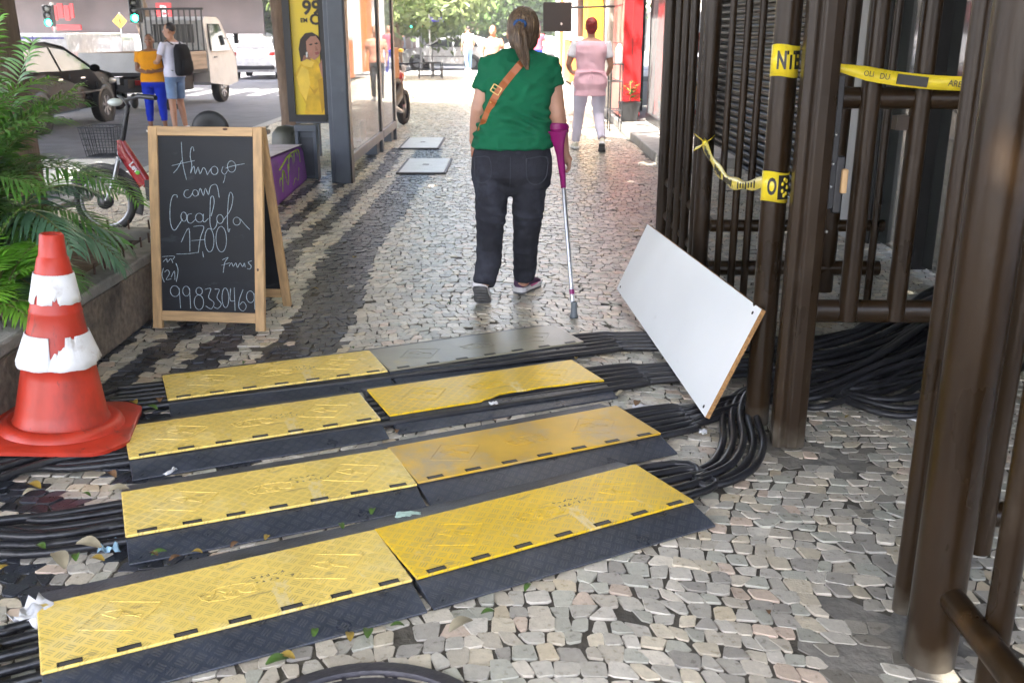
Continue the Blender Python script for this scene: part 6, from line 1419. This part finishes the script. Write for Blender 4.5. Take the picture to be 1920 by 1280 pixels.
# the tall block across the street, left of and behind the camera
# ------------------------------------------------------------------ signals and signs
grn = emit('signal_green', (.02, .9, .5), 6.); pole_m = mat('pole_grey', (.30, .30, .30), .45, metal=.3, var=.15, vs=6)
def signal(label, u, v, Y, w_, h_, pole=True, px=0.):
    p = AY(u, v, Y); gz = RZ if p.x < -4 else 0; t = thing('traffic_light', label, 'traffic light', (p.x, Y, gz), 0, 'traffic lights'); z = p.z-gz
    MB().box((0, 0, z), (w_, .16, h_)).build('housing', blk, t, bevel=.02)
    if px > 0: MB().box((0, .06, z), (w_*1.35, .02, h_*1.1)).build('backplate', pole_m, t)
    for k in range(3):
        zz = z+h_*(.32-.32*k); MB().tube([(0, -.08, zz), (0, -.14, zz)], w_*.36, 14, caps=False).build('visor', blk, t); MB().ellip((0, -.08, zz), (w_*.32, .02, w_*.32), 14, 6).build('lens', grn if k == 2 else dark_gl, t)
    MB().tube([(w_*.2, .14, 0), (w_*.2, .14, z+h_*.6)], .05, 10).build('pole', pole_m, t)
signal('large green traffic light above the small truck', 254, 20, 28, .30, .62, px=1)
signal('green traffic light above the round white sign', 783, 2, 44, .30, .95); signal('small green traffic light deep in the street behind the woman in green', 862, 45, 58, .30, .85); signal('small green traffic light left of the round sign', 769, 42, 62, .28, .8); signal('dark traffic light beside the red lettering on the left', 92, 30, 30, .3, .6)
p = AY(787, 40, 43.5); t = thing('round_sign', 'round white traffic sign with a red rim on a thin pole', 'traffic sign', (p.x, 43.5, 0))
M = Matrix.Translation((0, 0, p.z)) @ Matrix.Rotation(R(90), 4, 'X'); MB().lathe([(0, .0), (.23, 0), (.23, .02), (0, .02)], 28, 0, M).build('face', whi, t); MB().lathe([(.19, -.0), (.26, 0), (.26, .026), (.19, .026), (.19, 0)], 28, 0, M).build('red_rim', MATS['panel_red'], t); MB().box((0, -.03, p.z), (.05, .02, .26)).box((.05, -.032, p.z+.02), (.12, .02, .04)).build('symbol', blk, t); MB().tube([(.03, .04, 0), (.03, .04, p.z+.3)], .035, 8).build('pole', pole_m, t)
p = AY(820, 37, 42); t = thing('street_sign', 'blue street name sign on a thin pole', 'street sign', (p.x-.28, 42, 0)); MB().box((.25, 0, p.z), (.56, .03, .17)).build('plate', mat('sign_blue', (.05, .04, .42), .4), t); MB().box((.25, -.02, p.z+.02), (.40, .012, .04)).build('lettering', whi, t); MB().tube([(-.05, 0, 0), (-.05, 0, p.z+.2)], .03, 8).build('pole', pole_m, t)
p = AY(225, 40, 37); t = thing('warning_sign', 'yellow diamond warning sign in front of the pale tree trunk', 'traffic sign', (p.x, 37, RZ)); z = p.z-RZ; MB().box((0, 0, 0), (.36, .02, .36), 0, Matrix.Translation((0, 0, z)) @ Matrix.Rotation(R(45), 4, 'Y')).build('plate', car_ye, t); MB().box((0, -.015, z), (.06, .012, .16)).build('symbol', blk, t); MB().tube([(0, .03, 0), (0, .03, z+.3)], .03, 8).build('pole', pole_m, t)
# ------------------------------------------------------------------ far pedestrians
ped = [((-.42, 22.5, 0), 1.62, skin_c, mat('top_peach', (.55, .25, .17), .8), jean_dark, hair_br, 'long', 'brown-haired woman in a peach top coming along the bright pavement', 180),
 ((-1.75, 41, 0), 1.70, skin_c, whitec, denim_l, hair_bk, 'crop', 'pedestrian in white beside the cart, far away in the sun', 20), ((-2.3, 52, 0), 1.7, skin_b, mat('top_rust', (.3, .1, .06), .8), jean_dark, hair_bk, 'crop', 'pedestrian in a rust-red top far behind the cart', 160), ((-5.2, 49, RZ), 1.7, skin_b, mat('top_grey', (.2, .2, .22), .8), jean_dark, hair_bk, 'crop', 'pedestrian in grey far behind the shelter', 90), ((.9, 36, 0), 1.7, skin_c, mat('top_red', (.5, .06, .1), .8), bluec, hair_bk, 'crop', 'pedestrian in a red top far behind the shoulder of the woman in green', 175)]
for loc, H, sk, tp, bt, hm, hr, lb, rz in ped:
    figure(lb, loc, R(rz), H, sk, tp, bt, hm, [(.25, .0, 1.1), (-.26, -.03, 1.1)], [(.25, .12, .9), (-.26, .05, .88)], [(.10, .08, .48), (-.10, -.04, .48)], [(.10, .12, .09), (-.12, -.22, .12)], hair=hr, voxel=.02)
# ------------------------------------------------------------------ litter
leaf_g = mat('fallen_leaf_green', (.06, .12, .02), .5, var=.4, vs=20); leaf_y = mat('fallen_leaf_yellow', (.30, .20, .035), .55, var=.3, vs=20); leaf_b = mat('fallen_leaf_brown', (.15, .08, .035), .7, var=.4, vs=20); leaf_p = mat('fallen_leaf_pale', (.28, .24, .16), .7, var=.3, vs=15)
def leaf_at(p, L, wd, rz, m, label=None, lift=.004, sh=None):
    mb = MB(); vs = []
    for k in range(7):
        t = k/6; ww = wd*math.sin(math.pi*min(1, t*.92+.04))**.8; x = (t-.5)*L; z = lift+.012*math.sin(t*3)*L/.08+.004
        vs += [(x, -ww, z+ww*.45), (x, 0, z), (x, ww, z+ww*.35)]
    mb.add(vs, [(3*k+a, 3*k+a+1, 3*k+a+4, 3*k+a+3) for k in range(6) for a in (0, 1)], 0, True)
    o = mb.build('fallen_leaf', m); o.location = p; o.rotation_euler = (U(-.15, .15), U(-.15, .15), rz)
    return o
rng.seed(77)
LV = [(690, 1192, leaf_g, .07), (655, 1198, leaf_y, .06), (745, 1178, leaf_g, .05), (865, 1178, leaf_p, .10), (915, 1152, leaf_g, .05), (1130, 1025, leaf_b, .05), (990, 1105, leaf_g, .05), (1440, 1152, leaf_b, .035), (1240, 935, leaf_g, .06), (1330, 915, leaf_g, .07), (1245, 808, leaf_y, .06), (1195, 760, leaf_b, .08), (1165, 742, leaf_p, .08), (1080, 675, leaf_y, .05), (65, 930, leaf_y, .09), (60, 938, leaf_p, .06), (150, 1062, leaf_g, .06), (80, 1045, leaf_g, .07), (185, 1070, leaf_y, .07), (110, 1070, leaf_p, .12), (170, 1040, leaf_p, .11), (160, 945, leaf_g, .05), (255, 770, leaf_y, .08), (285, 780, leaf_g, .07), (305, 765, leaf_b, .08), (215, 905, leaf_b, .07), (225, 935, leaf_p, .09), (665, 485, leaf_y, .07), (590, 545, leaf_y, .07), (843, 572, leaf_g, .05), (660, 655, leaf_g, .05), (458, 683, leaf_g, .05), (1195, 437, leaf_y, .08), (1265, 905, leaf_b, .05), (10, 1085, leaf_y, .05), (590, 1190, leaf_g, .05), (520, 1245, leaf_g, .08), (540, 1235, leaf_y, .06), (1590, 785, leaf_y, .04), (300, 1055, leaf_g, .06), (330, 1052, leaf_b, .06), (290, 1058, leaf_b, .05), (370, 1040, leaf_y, .05), (440, 1025, leaf_b, .05), (500, 1012, leaf_y, .05), (640, 990, leaf_g, .05), (700, 962, leaf_g, .06), (735, 800, leaf_b, .06), (745, 812, leaf_b, .05)]
spots = 'beside the cable ramps'
LAB_ = {leaf_g.name: 'green', leaf_y.name: 'yellow', leaf_b.name: 'brown', leaf_p.name: 'pale dry'}
for (u, v, m, L) in LV:
    p = G(u, v, .005); onr = u < 320 and 740 < v < 1090
    L *= .75; o = leaf_at(p, L, L*.26, U(0, 6), m, lift=.03 if onr else .004)
    tag(o, '%s fallen leaf lying on the paving stones or cables' % LAB_[m.name], 'leaf', 'fallen leaves on the pavement')
paper = mat('waste_paper', (.72, .72, .74), .7, var=.1, vs=8, bump=.3, bs=20)
def scrap(u, v, w_, d, label, seed, h=.03, name='paper_scrap', m=None, z=.01):
    p = G(u, v, z); mb = MB(); q_ = random.Random(seed); N_ = 7; vs = []
    for i in range(N_):
        for j in range(N_): vs.append(((i/(N_-1)-.5)*w_+q_.uniform(-.1, .1)*w_*.6, (j/(N_-1)-.5)*d+q_.uniform(-.1, .1)*d*.6, q_.uniform(0, h)))
    mb.add(vs, [(i*N_+j, (i+1)*N_+j, (i+1)*N_+j+1, i*N_+j+1) for i in range(N_-1) for j in range(N_-1)], 0, True); o = mb.build(name, m or paper); o.location = p; o.modifiers.new('s', 'SOLIDIFY').thickness = .0012; o.rotation_euler.z = q_.uniform(-.5, .5)
    tag(o, label, 'litter')
scrap(70, 1160, .10, .10, 'crumpled white paper at the lower left beside the front ramp', 1, .05)
scrap(1205, 763, .085, .04, 'white paper scrap next to the cables right of the ramps', 2, .01); scrap(1318, 812, .03, .03, 'tiny white paper scrap below the corner of the white board', 3, .015)
scrap(205, 1030, .06, .05, 'pale blue crumpled plastic wrapper among the leaves on the left', 4, .03, 'plastic_wrapper', mat('wrapper_blue', (.35, .55, .7), .3)); scrap(925, 757, .035, .02, 'white scrap in the gap of the broken ramp lid', 5, .01, z=.05); scrap(765, 970, .08, .03, 'greenish plastic scrap in the gap behind the front ramps', 6, .02, 'plastic_wrapper', mat('wrapper_green', (.45, .6, .52), .35)); scrap(320, 885, .015, .055, 'narrow white scrap on the black slope of the third ramp row', 7, .01, z=.045)
p = G(1700, 788, .006); mb = MB(); vs = []
for k in range(11): t = k/10; vs += [(t*.13-.06, .030-.055*t-.008*math.sin(t*3), .004+.006*math.sin(t*5)), (t*.13-.06, .044-.055*t-.008*math.sin(t*3), .008+.004*math.sin(t*4))]
mb.add(vs, [(2*k, 2*k+1, 2*k+3, 2*k+2) for k in range(10)], 0, True); o = mb.build('paper_strip', paper); o.location = p; o.modifiers.new('s', 'SOLIDIFY').thickness = .001; tag(o, 'white paper strip lying on the paving behind the gate', 'litter')
VEIL = .0016  # added thin volume, whitens the far street to imitate overexposed glare
if VEIL:
    hm = bpy.data.materials.new('glare_veil'); hm.use_nodes = True; n = hm.node_tree.nodes; l = hm.node_tree.links; n.remove(n['Principled BSDF']); pv = n.new('ShaderNodeVolumePrincipled'); pv.inputs['Color'].default_value = (.95, .96, 1, 1); pv.inputs['Density'].default_value = VEIL; pv.inputs['Anisotropy'].default_value = .2; l.new(pv.outputs[0], n['Material Output'].inputs['Volume'])
    o = MB().box((0, 110, 11.4), (200, 320, 25.2)).build('glare_veil', hm); tag(o, kind='stuff')
bpy.data.scenes.remove(LAB)
